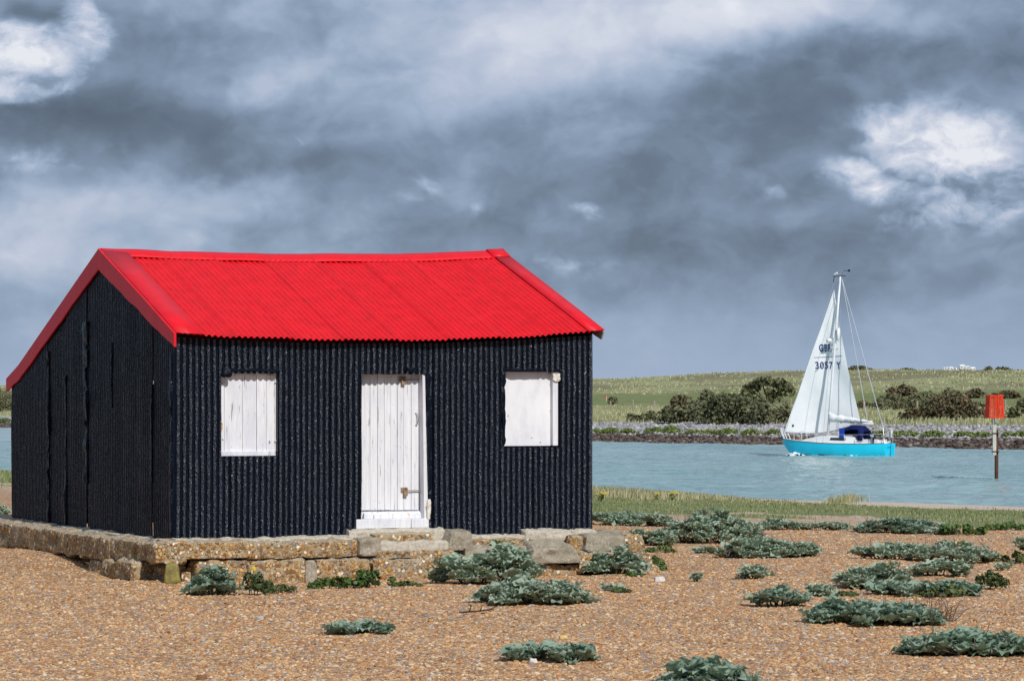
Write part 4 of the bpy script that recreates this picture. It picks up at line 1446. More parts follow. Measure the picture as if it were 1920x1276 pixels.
bow = Vector((6.86, 0, 1.10))
for (a, b, rad) in ((bow, mast_top + Vector((.3, 0, -.05)), .012), (mast_top + Vector((-.1, 0, -.15)), Vector((1.15, .55, 2.05)), .022), (mast_top + Vector((-.1, 0, -.15)), Vector((.35, .15, 1.75)), .022), (Vector((.35, .15, 1.75)), Vector((.1, .55, .86)), .016), (Vector((.35, .15, 1.75)), Vector((.1, -.55, .86)), .016), (Vector((3.8, 1.1, .84)), sp + Vector((-.05, .75, .03)), .012), (sp + Vector((-.05, .75, .03)), mast_top, .012), (Vector((3.8, -1.1, .84)), sp + Vector((0, -.75, .03)), .012), (sp + Vector((0, -.75, .03)), mast_top, .012), (gn.lerp(be, .98), Vector((1.2, 0, 1.05)), .012)):
    MB().tube([a, b], rad, 4).build('stay', MAT['wire'], boat)
# rails
pul = MB()
for sgn in (-1, 1):
    pul.tube([(6.5, sgn * .22, 1.02), (6.78, sgn * .26, 1.62)], .024, 5)
    pul.tube([(6.8, sgn * .05, 1.06), (7.08, sgn * .10, 1.70)], .024, 5)
    pul.tube([(6.78, sgn * .26, 1.62), (7.08, sgn * .10, 1.70)], .018, 5)
pul.build('pulpit', MAT['gelcoat'], boat)
for l in (5.9, 4.9, 3.7, 2.4):
    b = float(np.interp(l, lf, bm)) - .06
    for sgn in (-1, 1):
        MB().tube([(l, sgn * b, float(np.interp(l, lf, sh))), (l + .03, sgn * b, float(np.interp(l, lf, sh)) + .55)], .014, 5).build('stanchion', MAT['gelcoat'], boat)
for sgn in (-1, 1):
    MB().tube([(6.78, sgn * .26, 1.60)] + [(l + .03, sgn * (float(np.interp(l, lf, bm)) - .06), float(np.interp(l, lf, sh)) + .54) for l in (5.9, 4.9, 3.7, 2.4)] + [(.5, sgn * .86, 1.36)], .007, 4).build('guard_wire', MAT['wire'], boat)
pp = MB()
for sgn in (-1, 1):
    pp.tube([(.1, sgn * .70, .84), (.05, sgn * .70, 1.38)], .018, 5)
    pp.tube([(.75, sgn * .88, .84), (.75, sgn * .88, 1.38), (.05, sgn * .70, 1.38)], .018, 5)
pp.tube([(.05, -.7, 1.38), (.0, 0, 1.36), (.05, .7, 1.38)], .018, 5)
pp.build('pushpit', MAT['wire'], boat)
MB().tube([(.12, -.55, 1.2), (.10, -.55, 1.62)], .055, 8).build('danbuoy', MAT['gelcoat'], boat)
eng = MB()
eng.box(.62, .92, .52, .80, 1.10, 1.45)
eng.box(.70, .86, .58, .76, .82, 1.10)
eng.build('outboard_engine', MAT['black_plastic'], boat, bevel=.04)
MB().box(.66, .88, .801, .806, 1.22, 1.34).build('engine_badge', MAT['gelcoat'], boat)
rud = MB()
rud.hexa([(-.34, -.03, -.35), (-.06, -.03, -.35), (-.34, .03, -.35), (-.06, .03, -.35), (-.30, -.03, .78), (-.09, -.03, .86), (-.30, .03, .78), (-.09, .03, .86)])
rud.build('rudder', MAT['hull_blue'], boat, bevel=.02)
MB().tube([(-.12, .0, .1), (-.115, .0, .92)], .028, 5).build('rudder_stock', MAT['black_plastic'], boat)
MB().tube([(-.15, 0, .90), (.9, .05, 1.12)], .022, 5).build('tiller', MAT['wood_rail'], boat)
# the name on the transom: a scrawl of dark brush strokes, too small to read
nm = MB()
for k in range(9):
    y0 = .50 - k * .075
    nm.tube([(-.085, y0, .60), (-.088, y0 - .035, .66 - .03 * (k % 3)), (-.086, y0 - .06, .605)], .009, 4)
nm.build('name_lettering', MAT['ink_blue'], boat)
# broken water along the hull
fn = 420
fl_ = np.linspace(6.75, -1.3, fn)
fv, ff = [], []
for sgn in (1, -1):
    base_ = len(fv)
    for i, l in enumerate(fl_):
        b = float(np.interp(max(l, 0), lf, bm)) * (.90 if l > .3 else .8)
        bowk = math.exp(-((l - 5.9) / .55) ** 2)
        for j in range(7):
            o_ = j / 6
            wv = (.07 + .20 * bowk + .06 * math.exp(-((l - 2.4) / .9) ** 2)) * (1 - o_) ** 1.5 + .03
            wv += .035 * float(vnoise(l * 6, o_ * 5, sgn, 71))
            fv.append((l, sgn * (b - .05 + o_ * (.30 + .5 * bowk)), wv))
    for i in range(fn - 1):
        for j in range(6):
            k0 = base_ + i * 7 + j
            l = fl_[i]
            thr = .30 - 1.0 * math.exp(-((l - 5.9) / .6) ** 2) - .55 * math.exp(-((l + .3) / .5) ** 2) + .10 * j
            if float(fbm(l * 3.5, j * .5, sgn * 3, 3, 72)) > thr:
                ff.append((k0, k0 + 1, k0 + 8, k0 + 7))
ob = obj('foam', fv, ff, MAT['foam'], None, True, 'stuff')
ob.location, ob.rotation_euler = boat.location, boat.rotation_euler
tag(ob, 'white broken water along the turquoise hull', 'foam')

# ------------------------------------------------------------------ channel marker
mk = Vector(((1866 - CX) / FPX * 120.3, 120.3, 0))
beacon = thing('channel_marker', 'red slatted can topmark on a post standing in the water', 'marker', mk)


def mz(py):
    return EYE + (HY - py) * 120.3 / FPX


MB().tube([(.06, .06, -1.5), (.06, .06, mz(806))], .075, 10).build('pile', MAT['weed_post'], beacon, True)
pb = MB()
pb.box(-.11, .03, -.10, .0, mz(853), mz(780))
pb.build('post', MAT['pale_post'], beacon, bevel=.012)
for zz in (mz(812), mz(846)):
    MB().box(-.13, .15, -.12, .15, zz - .025, zz + .025).build('clamp', MAT['weed_post'], beacon, bevel=.01)
zt, zb = mz(740), mz(783.5)
R0, R1, NP = .40, .335, 7
cage = thing('topmark', None, None)
cage.parent = beacon
cage.location = (-.02, .0, 0)
for k in range(NP):
    a0, a1 = 2 * PI * (k + .18) / NP + .25, 2 * PI * (k + 1.18) / NP + .25
    a0, a1 = a0 + .035, a1 - .035

    def pt(q, h, dr=0.0):
        rr_ = R0 + (R1 - R0) * h + dr
        x0, y0, x1, y1 = math.cos(a0), math.sin(a0), math.cos(a1), math.sin(a1)
        return Vector(((x0 + (x1 - x0) * q) * rr_, (y0 + (y1 - y0) * q) * rr_, zb + (zt - zb) * h))
    m_ = MB()

    def bar(q0, q1, h0, h1):
        m_.hexa([pt(q0, h0, -.012), pt(q1, h0, -.012), pt(q0, h0, .012), pt(q1, h0, .012), pt(q0, h1, -.012), pt(q1, h1, -.012), pt(q0, h1, .012), pt(q1, h1, .012)])
    bar(0, 1, 0, .07)
    bar(0, 1, .93, 1)
    bar(0, 1, .46, .54)
    for (q0, q1) in ((0, .17), (.28, .44), (.56, .72), (.83, 1)):
        bar(q0, q1, .07, .46)
        bar(q0, q1, .54, .93)
    m_.build('slatted_panel', MAT['topmark_red'], cage)
hub = MB()
for k in range(3):
    a = PI * k / 3 + .3
    for hh in (.05, .95):
        z = zb + (zt - zb) * hh
        hub.tube([(math.cos(a) * .34, math.sin(a) * .34, z), (-math.cos(a) * .34, -math.sin(a) * .34, z)], .02, 5)
hub.tube([(0, 0, zb - .1), (0, 0, zt)], .04, 8)
hub.build('cage_spokes', MAT['topmark_red'], cage)


# ------------------------------------------------------------------ leaf, bush and grass makers
def tone_mesh(name, v, f, tone, mat, smooth=False):
    me = mesh(name, v, f, smooth, mat)
    at = me.attributes.new('tone', 'FLOAT', 'FACE')
    at.data.foreach_set('value', np.asarray(tone, np.float32))
    return me


def leaf_cloud(lobes, n, size, rng, flat=.5):
    """n leaf faces through the outer part of ellipsoid lobes; returns verts, faces, tone."""
    L = np.array(lobes, float)
    vol = (L[:, 3] * L[:, 4] * L[:, 5]) ** (2 / 3)
    li = rng.choice(len(L), n, p=vol / vol.sum())
    d = rng.normal(size=(n, 3))
    d /= np.linalg.norm(d, axis=1)[:, None]
    d[:, 2] = np.where(d[:, 2] < -.5, -d[:, 2], d[:, 2])
    r = rng.random(n) ** .33
    r = .55 + .5 * r
    c = L[li, :3] + d * r[:, None] * L[li, 3:6]
    nr = d + rng.normal(size=(n, 3)) * .75
    nr /= np.linalg.norm(nr, axis=1)[:, None]
    t1 = np.cross(nr, rng.normal(size=(n, 3)))
    t1 /= np.linalg.norm(t1, axis=1)[:, None]
    t2 = np.cross(nr, t1)
    s = size * (.55 + .9 * rng.random(n))[:, None]
    v = np.stack([c - t1 * s * .8, c + t2 * s * flat * .9 + nr * s * .14, c + t1 * s * .85, c - t2 * s * flat + nr * s * .10], 1).reshape(-1, 3)
    lt = rng.random(len(L))
    tone = .55 * rng.random(n) + .45 * lt[li]
    return v, np.arange(n * 4).reshape(-1, 4), tone


def bush(name, xl, xr, yt, yb, mat, label, cat='bush', group=None, seed=1, style='dome', leaf=.26, fz=far, dens=1.0, depth=.75, base_pt=None, part='foliage', trunk='bark'):
    rng = np.random.default_rng(seed)
    P = base_pt or fz((xl + xr) / 2, yb)
    W, H = (xr - xl) * P.y / FPX, (yb - yt) * P.y / FPX
    root = thing(name, label, cat, P, group)
    lobes = []
    if style == 'dome':
        k = max(5, min(26, int(7 * W / max(H, .3))))
        for i in range(k):
            x = rng.uniform(-.43, .43)
            top = math.sqrt(max(.05, 1 - (x / .52) ** 2)) * (.72 + .33 * rng.random())
            rz_ = H * top * rng.uniform(.26, .40)
            rx = min(W * .26, rz_ * rng.uniform(1.0, 1.6))
            x = max(-.5 + rx / W * .8, min(.5 - rx / W * .8, x))
            zc = H * top - rz_
            lobes.append((x * W, rng.uniform(-.3, .3) * W * depth, zc, rx, rx * .9, rz_))
            if zc > rz_ * .7:
                lobes.append((x * W * 1.05, rng.uniform(-.35, .35) * W * depth, zc * .45, rx * 1.1, rx, rz_ * .95))
    elif style == 'umbrella':
        for i in range(26):
            x = rng.uniform(-.44, .44)
            top = 1 - .42 * (abs(x) / .5) ** 2.2
            rz_ = H * rng.uniform(.10, .17)
            rx = W * rng.uniform(.10, .17)
            lobes.append((x * W, rng.uniform(-.3, .3) * W, H * top - rz_, rx, rx, rz_))
        for i in range(7):
            lobes.append((rng.uniform(-.25, .40) * W, rng.uniform(-.2, .2) * W, H * rng.uniform(.42, .62), W * .10, W * .1, H * .11))
    leaf = leaf * .72
    n = int(dens * 9 * W * H / (leaf * leaf) * .62) + 120
    v, f, tone = leaf_cloud(lobes, min(n, 13000), leaf, rng)
    # dense inner twiggage so the crown is not see-through
    obj(part, tone_mesh(part, v, f, tone, MAT[mat]), None, None, root, kind=None)
    st = MB()
    for i in range(min(len(lobes), 9)):
        l = lobes[i]
        bx = l[0] * (.25 if style == 'umbrella' else .6)
        rad = max(.012, H * .018)
        st.tube([(bx * .5, l[1] * .3, -.1), (bx, l[1] * .6, l[2] * .55), (l[0], l[1], l[2])], [rad * 1.6, rad, rad * .4], 5)
    st.build('trunk' if style == 'umbrella' else 'stem', MAT[trunk], root)
    return root


def blades(name, xy, h, wd, zf_, mat, label, rng, lean=.35, cat='grass', bias=(0.25, -.1)):
    n = len(xy)
    z = zf_(xy[:, 0], xy[:, 1])
    az_ = rng.random(n) * 2 * PI
    dirx, diry = np.cos(az_), np.sin(az_)
    px_, py_ = -diry, dirx
    ln_ = lean * h * (0.3 + rng.random(n))
    ox, oy = dirx * ln_ + bias[0] * h * .6, diry * ln_ + bias[1] * h * .6
    wd = wd * (.6 + .8 * rng.random(n))
    b0 = np.stack([xy[:, 0] - px_ * wd / 2, xy[:, 1] - py_ * wd / 2, z - .02], 1)
    b1 = np.stack([xy[:, 0] + px_ * wd / 2, xy[:, 1] + py_ * wd / 2, z - .02], 1)
    mx, my = xy[:, 0] + ox * .35, xy[:, 1] + oy * .35
    m0 = np.stack([mx - px_ * wd * .4, my - py_ * wd * .4, z + h * .6], 1)
    m1 = np.stack([mx + px_ * wd * .4, my + py_ * wd * .4, z + h * .6], 1)
    tip = np.stack([xy[:, 0] + ox, xy[:, 1] + oy, z + h], 1)
    tip2 = tip + np.stack([px_ * wd * .12, py_ * wd * .12, 0 * z], 1)
    v = np.stack([b0, b1, m1, m0, tip, tip2], 1).reshape(-1, 3)
    i = np.arange(n)[:, None] * 6
    f = np.stack([i + [0, 1, 2, 3], i + [3, 2, 5, 4]], 1).reshape(-1, 4)
    cl = np.clip(.5 + .5 * fbm(xy[:, 0] * .5, xy[:, 1] * .3, 0, 3, 88), 0, 1)
    tone = np.repeat(np.clip(.55 * rng.random(n) + .5 * cl, 0, 1), 2)
    o = obj(name, tone_mesh(name, v, f, tone, MAT[mat]), None, None, None, kind='stuff')
    return tag(o, label, cat)


# ------------------------------------------------------------------ far bank: stones, plants, bushes, fence, skyline
ico = bmesh.new()
bmesh.ops.create_icosphere(ico, subdivisions=1, radius=1)
IV = np.array([v.co[:] for v in ico.verts])
IF = np.array([[v.index for v in q.verts] for q in ico.faces])
ico.free()


def stones(name, n, d0, d1, s0, s1, mat, label, seed, xr=(-150, 75)):
    rng = np.random.default_rng(seed)
    x = rng.uniform(*xr, n * 3)
    d = rng.uniform(d0, d1, n * 3)
    y = far_shore(x) + d / .42
    ok = np.abs(x / y) < .2
    ok &= ~((x / y > -.16) & (x / y < .018))          # hidden behind the hut
    x, y, d = x[ok][:n], y[ok][:n], d[ok][:n]
    m_ = len(x)
    s = rng.uniform(s0, s1, m_)
    z = far_z(x, y) + s * .15
    sc = s[:, None] * np.stack([rng.uniform(.7, 1.2, m_), rng.uniform(.6, 1.1, m_), rng.uniform(.4, .75, m_)], 1)
    V = IV[None] * (1 + .22 * rng.normal(size=(m_, len(IV), 1)))
    a = rng.random(m_) * 2 * PI
    V = V * sc[:, None, :]
    vx = V[..., 0] * np.cos(a)[:, None] - V[..., 1] * np.sin(a)[:, None]
    vy = V[..., 0] * np.sin(a)[:, None] + V[..., 1] * np.cos(a)[:, None]
    V = np.stack([vx + x[:, None], vy + y[:, None], V[..., 2] + z[:, None]], -1)
    F = (IF[None] + np.arange(m_)[:, None, None] * len(IV)).reshape(-1, 3)
    o = obj(name, tone_mesh(name, V.reshape(-1, 3), F, np.repeat(rng.random(m_), len(IF)), MAT[mat]), None, None, None, kind='stuff')
    return tag(o, label, 'stones')


leafy('bank_stone', [(.15, (.15, .145, .15)), (.45, (.27, .26, .265)), (.75, (.37, .36, .36)), (.95, (.60, .58, .56))], .6, .85)
leafy('bank_weed', [(.15, (.030, .020, .017)), (.5, (.075, .052, .042)), (.8, (.15, .115, .095)), (.98, (.34, .30, .27))], .6, .8)
stones('bank_stones', 9500, 2.2, 14.5, .10, .27, 'bank_stone', 'grey stones armouring the far river bank', 3)
stones('weedy_stones', 5500, -.4, 3.0, .10, .27, 'bank_weed', 'dark weed covered stones along the far waterline', 4)

BANK = [(1096, 1124, 801, 813), (1126, 1160, 802, 814), (1162, 1196, 803, 814), (1210, 1244, 801, 813), (1244, 1272, 798, 813), (1284, 1318, 804, 815), (1316, 1342, 805, 815), (1342, 1386, 803, 816), (1390, 1432, 804, 816), (1434, 1464, 805, 816), (1628, 1668, 807, 818),
        (1672, 1724, 807, 819), (1722, 1788, 808, 820), (1790, 1826, 808, 820), (1826, 1858, 809, 820), (1878, 1900, 809, 820), (1902, 1926, 808, 820), (-6, 24, 784, 792)]
BANKL = ['nearest the hut wall', 'under the first fence post', 'between the first and second fence posts', 'under the third fence post', 'with reddish stems under the thicket left end', 'under the left part of the thicket',
         'under the tall round bush of the thicket', 'under the middle of the thicket', 'under the right part of the thicket', 'just left of the bow', 'just behind the stern', 'right of the stern, under the backstay foot', 'longest, under the berry bush',
         'between the longest clump and the marker', 'just left of the marker post', 'just right of the marker post', 'at the right edge of the photo', 'seen past the left wall of the hut']
for k, (a, b, c_, e) in enumerate(BANK):
    bush('bank_plant', a - 3, b + 4, c_ - 1, e, 'bank_green', 'green plant on far bank stones, ' + BANKL[k], 'plant', 'green plants along the far bank stones', 900 + k, leaf=.14, dens=1.0, depth=.4, trunk='dry_stem')

BUSHES = [
    (1140, 1158, 741, 758, 'bush_olive', 'small round lone bush behind the fence near the hut'),
    (1172, 1202, 774, 791, 'bush_olive', 'faint low bush in the grass left of the thicket'),
    (1202, 1229, 769, 791, 'bush_green', 'small dark bush just left of the thicket'),
    (1232, 1296, 755, 794, 'bush_green', 'rounded green bush at the left end of the thicket'),
    (1260, 1296, 730, 772, 'bush_rust', 'reddish tufted bush poking up at the thicket left'),
    (1298, 1342, 724, 772, 'bush_olive', 'tall round bush rising at the thicket back'),
    (1258, 1334, 750, 793, 'bush_olive', 'twiggy olive bush in the thicket front'),
    (1300, 1392, 734, 795, 'bush_green', 'biggest dark green bush in the middle of the thicket'),
    (1340, 1440, 735, 795, 'bush_green', 'broad tall bush below the flat topped tree'),
    (1390, 1496, 747, 795, 'bush_olive', 'wide olive bush at the right end of the thicket by the sail'),
    (1340, 1372, 772, 797, 'bush_olive', 'low blue green bush at the thicket foot'),
    (1598, 1634, 751, 766, 'bush_rust', 'low brown bush seen just right of the sail'),
    (1632, 1724, 737, 766, 'bush_olive', 'wide low dark bush right of the backstays'),
    (1664, 1718, 719, 750, 'bush_rust', 'purple brown bush rising behind the backstays'),
    (1696, 1780, 731, 764, 'bush_olive', 'dark bush right of the purple brown one'),
    (1680, 1770, 764, 787, 'bush_rust', 'low spreading brown bush nearest the bank'),
    (1725, 1850, 736, 787, 'bush_rust', 'large bush flecked with orange berries beside the marker'),
    (1886, 1912, 763, 783, 'bush_green', 'small bush just right of the red marker'),
    (1764, 1806, 728, 746, 'bush_olive', 'bush in the distant dark row, nearest the berry bush'),
    (1806, 1850, 729, 746, 'bush_rust', 'bush in the distant dark row, behind the marker'),
    (1856, 1912, 731, 747, 'bush_rust', 'bush in the distant dark row at the far right'),
    (1905, 1940, 745, 775, 'bush_olive', 'olive bush cut by the right edge of the photo'),
    (-30, 26, 733, 772, 'bush_olive', 'olive bush seen past the left edge of the hut'),
    (-40, 24, 726, 750, 'bush_olive', 'dull hillside bush above the one past the hut'),
]
for k, (a, b, c_, e, m_, lb) in enumerate(BUSHES):
    bush('bush', a, b, c_, e, m_, lb, 'bush', None, 40 + k, leaf=.30 if e > 750 else .42)
bush('flat_topped_tree', 1394, 1488, 706, 782, 'bush_green', 'dark flat topped tree standing behind the thicket', 'tree', None, 77, 'umbrella', .34, dens=.8)


def crest(px):
    """Highest visible point of the dunes on one sight line."""
    a, _ = ray(px, 700)
    y = np.arange(300, 1500, 1.0)
    z = far_z(a * y, y)
    i = int(np.argmax((z - EYE) / y))
    return Vector((a * y[i], y[i], float(z[i])))


for k, (a, b, h, lb) in enumerate(((1586, 1637, 11, 'dark wind-clipped bush on the skyline right of the mast'), (1686, 1718, 7, 'small bush on the skyline between mast and caravans'), (1842, 1898, 10, 'rounded bush on the skyline above the marker'))):
    P = crest((a + b) / 2) + Vector((0, 0, -.3))
    base = HY - (P.z - EYE) * FPX / P.y
    bush('skyline_bush', a, b, base - h, base, 'bush_green', lb, 'bush', None, 140 + k, leaf=.45, base_pt=P)

# white caravans on the ridge
CAR = [(1773, 8), (1782, 9), (1792, 8.5), (1803, 11), (1813, 10.5), (1823, 9)]
CL = ['leftmost white caravan, lowest on the ridge', 'second white caravan from the left on the ridge', 'third white caravan from the left on the ridge', 'tallest white caravan on the ridge skyline', 'white caravan just right of the tallest on the ridge', 'rightmost white caravan on the ridge']
for k, ((px, h), lb) in enumerate(zip(CAR, CL)):
    P = crest(px) + Vector((0, 14, -.2))
    P.x = (px - CX) / FPX * P.y
    P.z += max(0, (h - 9) * .16)
    rt = thing('caravan', lb, 'caravan', P, 'white caravans on the ridge', rz=.5 + .4 * math.sin(k * 2.1))
    Hc = (.85, 1.0, .8, 1.1, .95, 1.05)[k]
    rt.scale = (.92, .92, 1)
    bd = MB()
    bd.hexa([(-.75, -.5, .1), (.75, -.5, .1), (-.75, .5, .1), (.75, .5, .1), (-.66, -.5, Hc), (.66, -.5, Hc), (-.66, .5, Hc), (.66, .5, Hc)])
    bd.build('body', MAT['caravan_white'], rt, bevel=.26)
    for x in (-.34, .30):
        MB().box(x - .17, x + .17, -.512, -.49, .48, .75).build('window', MAT['caravan_glass'], rt)
    MB().box(-.5, .5, -.2, .2, -.5, .12).build('chassis', MAT['window_dark'], rt)

# fence across the far field
fence = thing('field_fence', 'line of weathered fence posts across the far field', 'fence', far(1187, 769.5))
f0 = fence.location
tops = []
for (px, yt, yb) in ((1145, 751, 771), (1187, 750, 769.5), (1227, 751, 772), (1268, 751, 769), (1308, 751, 768), (1483, 748, 766), (1620, 753, 772), (1670, 751, 767), (1720, 751, 768), (1770, 751, 768), (1822, 750, 767), (1885, 750, 767)):
    P = far(px, yb)
    h = (yb - yt) * P.y / FPX
    wd = .10
    q = P - f0
    rnd_ = random.Random(px)
    MB().box(q.x - wd, q.x + wd, q.y - wd, q.y + wd, q.z - .3, q.z + h + rnd_.uniform(-.1, .1)).build('post', MAT['fence_wood'], fence, bevel=.03)
    tops.append(q + Vector((0, 0, h)))
for dz_ in (.12, .55):
    MB().tube([p - Vector((0, 0, dz_)) for p in tops], .012, 4).build('wire', MAT['fence_wood'], fence)

# lattice pylon far beyond the dunes
PY = 2400.0
pyl = thing('pylon', 'faint grey pylon far beyond the dunes', 'pylon', ((1382 - CX) / FPX * PY, PY, 10))
zt_ = EYE + (HY - 691.5) * PY / FPX - 10
pm = MB()
for (sx, sy) in ((-1, -1), (1, -1), (1, 1), (-1, 1)):
    pm.tube([(sx * 2.2, sy * 2.2, -8), (sx * .9, sy * .9, zt_ * .6), (sx * .15, sy * .15, zt_)], .16, 4)
for k in range(9):
    z0, z1 = zt_ * k / 10, zt_ * (k + 1) / 10
    w0, w1 = 2.0 * (1 - k / 10), 2.0 * (1 - (k + 1) / 10)
    for sgn in (-1, 1):
        pm.tube([(-w0 * sgn, -w0, z0), (w1 * sgn, -w1, z1)], .09, 3)
pm.build('lattice', MAT['pylon_grey'], pyl)
for h, wd in ((.66, 2.4), (.82, 1.9)):
    MB().tube([(-wd, 0, zt_ * h), (0, 0, zt_ * h + .8), (wd, 0, zt_ * h)], .16, 4).build('cross_arm', MAT['pylon_grey'], pyl)
# golf flag on the green
P = far(1137, 752)
gf = thing('golf_flag', 'tiny red flag on the green left of the lone bush', 'flag', P)
hf = 10.5 * P.y / FPX
MB().tube([(0, 0, 0), (0, 0, hf)], .03, 5).build('pole', MAT['spar'], gf)
MB().add([(0, 0, hf), (-.42, .05, hf - .04), (-.36, .08, hf - .30), (0, 0, hf - .32)], [(0, 1, 2, 3)]).build('flag', MAT['flag_red'], gf)

rng = np.random.default_rng(5)


def far_pts(n, d0, d1, xr=(-330, 130)):
    x = rng.uniform(*xr, n * 5)
    d = rng.uniform(d0, d1, n * 5)
    y = far_shore(x) + d / .42
    a = x / y
    ok = (np.abs(a) < .195) & ~((a > -.16) & (a < .02))
    return np.stack([x[ok][:n], y[ok][:n]], 1)


xy = far_pts(9000, 13.6, 22)
blades('bank_grass', xy, .15 + .35 * rng.random(len(xy)), .07, far_z, 'grass_dune', 'pale rough grass along the top of the far bank', rng, .3)
xy = far_pts(9000, 22, 60)
blades('field_grass', xy, .12 + .30 * rng.random(len(xy)), .10, far_z, 'grass_dune', 'straw coloured grass of the far field', rng, .3)
xy = far_pts(24000, 98, 205)
xy = xy[fbm(xy[:, 0] / 7, xy[:, 1] / 12, 0, 3, 9) > -.15]
blades('marram_grass', xy, .10 + .28 * rng.random(len(xy)), .20, far_z, 'grass_dune', 'tufted marram grass covering the dunes', rng, .5)

# ------------------------------------------------------------------ near turf and grasses
rng = np.random.default_rng(8)


def near_pts(n, x0, x1, d0, d1, amount=True):
    x = rng.uniform(x0, x1, n * 3)
    d = rng.uniform(d0, d1, n * 3)
    y = near_shore(x) - d
    ok = np.ones(len(x), bool)
    if amount:
        ok = turf_amount(x, y) > rng.random(len(x)) * .9
    return np.stack([x[ok][:n], y[ok][:n]], 1)


xy = near_pts(26000, -1.5, 22, .5, 37)
blades('turf', xy, .02 + .05 * rng.random(len(xy)), .020, near_z, 'grass_green', 'short green turf between the shingle and the water', rng, .5)
x_fade = near_pts(15000, -2, 9.5, .8, 15)
keep = rng.random(len(x_fade)) < np.clip((10.5 - x_fade[:, 0]) / 6, .12, 1)
xy = x_fade[keep]
hh = (.10 + .24 * rng.random(len(xy))) * np.clip((9 - xy[:, 0]) / 6, .30, 1)
blades('shore_grass', xy, hh, .022, near_z, 'grass_straw', 'tall pale grass at the water edge right of the hut', rng, .45)
c0, c1 = near(1565, 944), near(1715, 942)
n_ = 3200
q = rng.random(n_)
bx = c0.x + (c1.x - c0.x) * q + rng.normal(size=n_) * .2
xy = np.stack([bx, c0.y + (c1.y - c0.y) * q + rng.normal(size=n_) * .6], 1)
blades('shore_tussocks', xy, (.10 + .20 * rng.random(n_)) * (.6 + .5 * np.sin(q * 9) ** 2), .022, near_z, 'grass_straw', 'straw tussocks standing against the water below the sailboat', rng, .4)
c0, c1 = near(1785, 943), near(1842, 944)
n_ = 900
q = rng.random(n_)
xy = np.stack([c0.x + (c1.x - c0.x) * q, c0.y + (c1.y - c0.y) * q + rng.normal(size=n_) * .5], 1)
blades('brown_sedge', xy, .08 + .20 * rng.random(n_) * np.sin(q * PI), .022, near_z, 'dry_stem', 'brown sedge tuft against the water under the red marker', rng, .4)
xy = near_pts(6000, -27, -14, .5, 40, True)
blades('turf_by_hut', xy, .05 + .12 * rng.random(len(xy)), .035, near_z, 'grass_green', 'grass at the water edge past the left of the hut', rng, .4)

for k, (px, py, h, lb) in enumerate(((1127, 940, 17, 'yellow ragwort in grass beside the right wall of the hut'), (1232, 938, 14, 'single yellow ragwort in the tall grass, below open water'), (1260, 938, 17, 'leafy yellow ragwort, rightmost in the tall grass'))):
    P = near(px, py)
    rt = thing('ragwort', lb, 'flower', P, 'ragwort in the shore grass')
    H = h * P.y / FPX
    R = random.Random(k)
    for i in range(7 if k != 1 else 4):
        a, w_ = R.random() * 6.3, R.uniform(.02, .16 if k != 1 else .05)
        tp = (math.cos(a) * w_, math.sin(a) * w_, H * R.uniform(.75, 1))
        MB().tube([(0, 0, 0), (tp[0] * .6, tp[1] * .6, tp[2] * .6), tp], .008, 4).build('stem', MAT['herb_green'], rt)
        for j in range(4):
            q = (tp[0] + R.uniform(-.05, .05), tp[1] + R.uniform(-.05, .05), tp[2] + R.uniform(-.02, .02))
            MB().tube([q, (q[0], q[1], q[2] + .012)], [.028, .022], 6).build('flower_head', MAT['ragwort'], rt)
    v, f, tn_ = leaf_cloud([(0, 0, H * .35, .09, .09, H * .35)], 60, .03, np.random.default_rng(k))
    obj('foliage', tone_mesh('foliage', v, f, tn_, MAT['grass_green']), None, None, rt)

# ------------------------------------------------------------------ sea kale
NL, NV = 11, 9


def leaf_data(seed, lobed=0.0):
    """One fleshy crinkled leaf, unit length along x; verts, faces and midrib weight."""
    R = np.random.default_rng(seed)
    l = np.linspace(0, 1, NL)
    wv = np.where(l < .2, .05 + .12 * l, .05 + .36 * np.sin(PI * np.clip((l - .14) / .92, 0, 1)) ** .75)
    ph, ph2 = R.random(2) * 6.3
    bend = R.uniform(.15, .55)
    cup = R.uniform(.15, .55)
    v, rib = [], []
    for i in range(NL):
        for j in range(NV):
            u = (j / (NV - 1)) * 2 - 1
            w_ = wv[i] * (1 + (.22 + lobed) * math.sin(16 * l[i] + ph * (1 if u > 0 else 1.7)) * abs(u))
            rip = .15 * abs(u) ** 1.5 * math.sin(17 * l[i] + ph2 + (2.1 if u > 0 else 0)) * (l[i] > .15)
            x = l[i] + .03 * abs(u) * math.sin(9 * l[i] + ph)
            y = u * w_
            z = cup * y * y * 2.0 - bend * l[i] ** 2.2 * .45 + rip
            v.append((x, y, z))
            rib.append(max(0, 1 - abs(u) * 4))
    return np.array(v), grid_faces(NL, NV), np.array(rib)


def leaf_mesh(data, mat, name='leaf'):
    v, f, rib = data
    me = mesh(name, v, f, True, MAT[mat])
    at = me.attributes.new('tone', 'FLOAT', 'FACE')
    at.data.foreach_set('value', np.full(len(f), .5, np.float32))
    at = me.attributes.new('rib', 'FLOAT', 'POINT')
    at.data.foreach_set('value', rib.astype(np.float32))
    return me


LEAVES = [leaf_data(700 + k, .10 if k % 3 == 0 else 0) for k in range(10)]
LMESH = {m_: [leaf_mesh(d_, m_) for d_ in LEAVES] for m_ in ('kale', 'kale_dark', 'kale_pale')}
GAN = 'sea kale plants on the shingle'


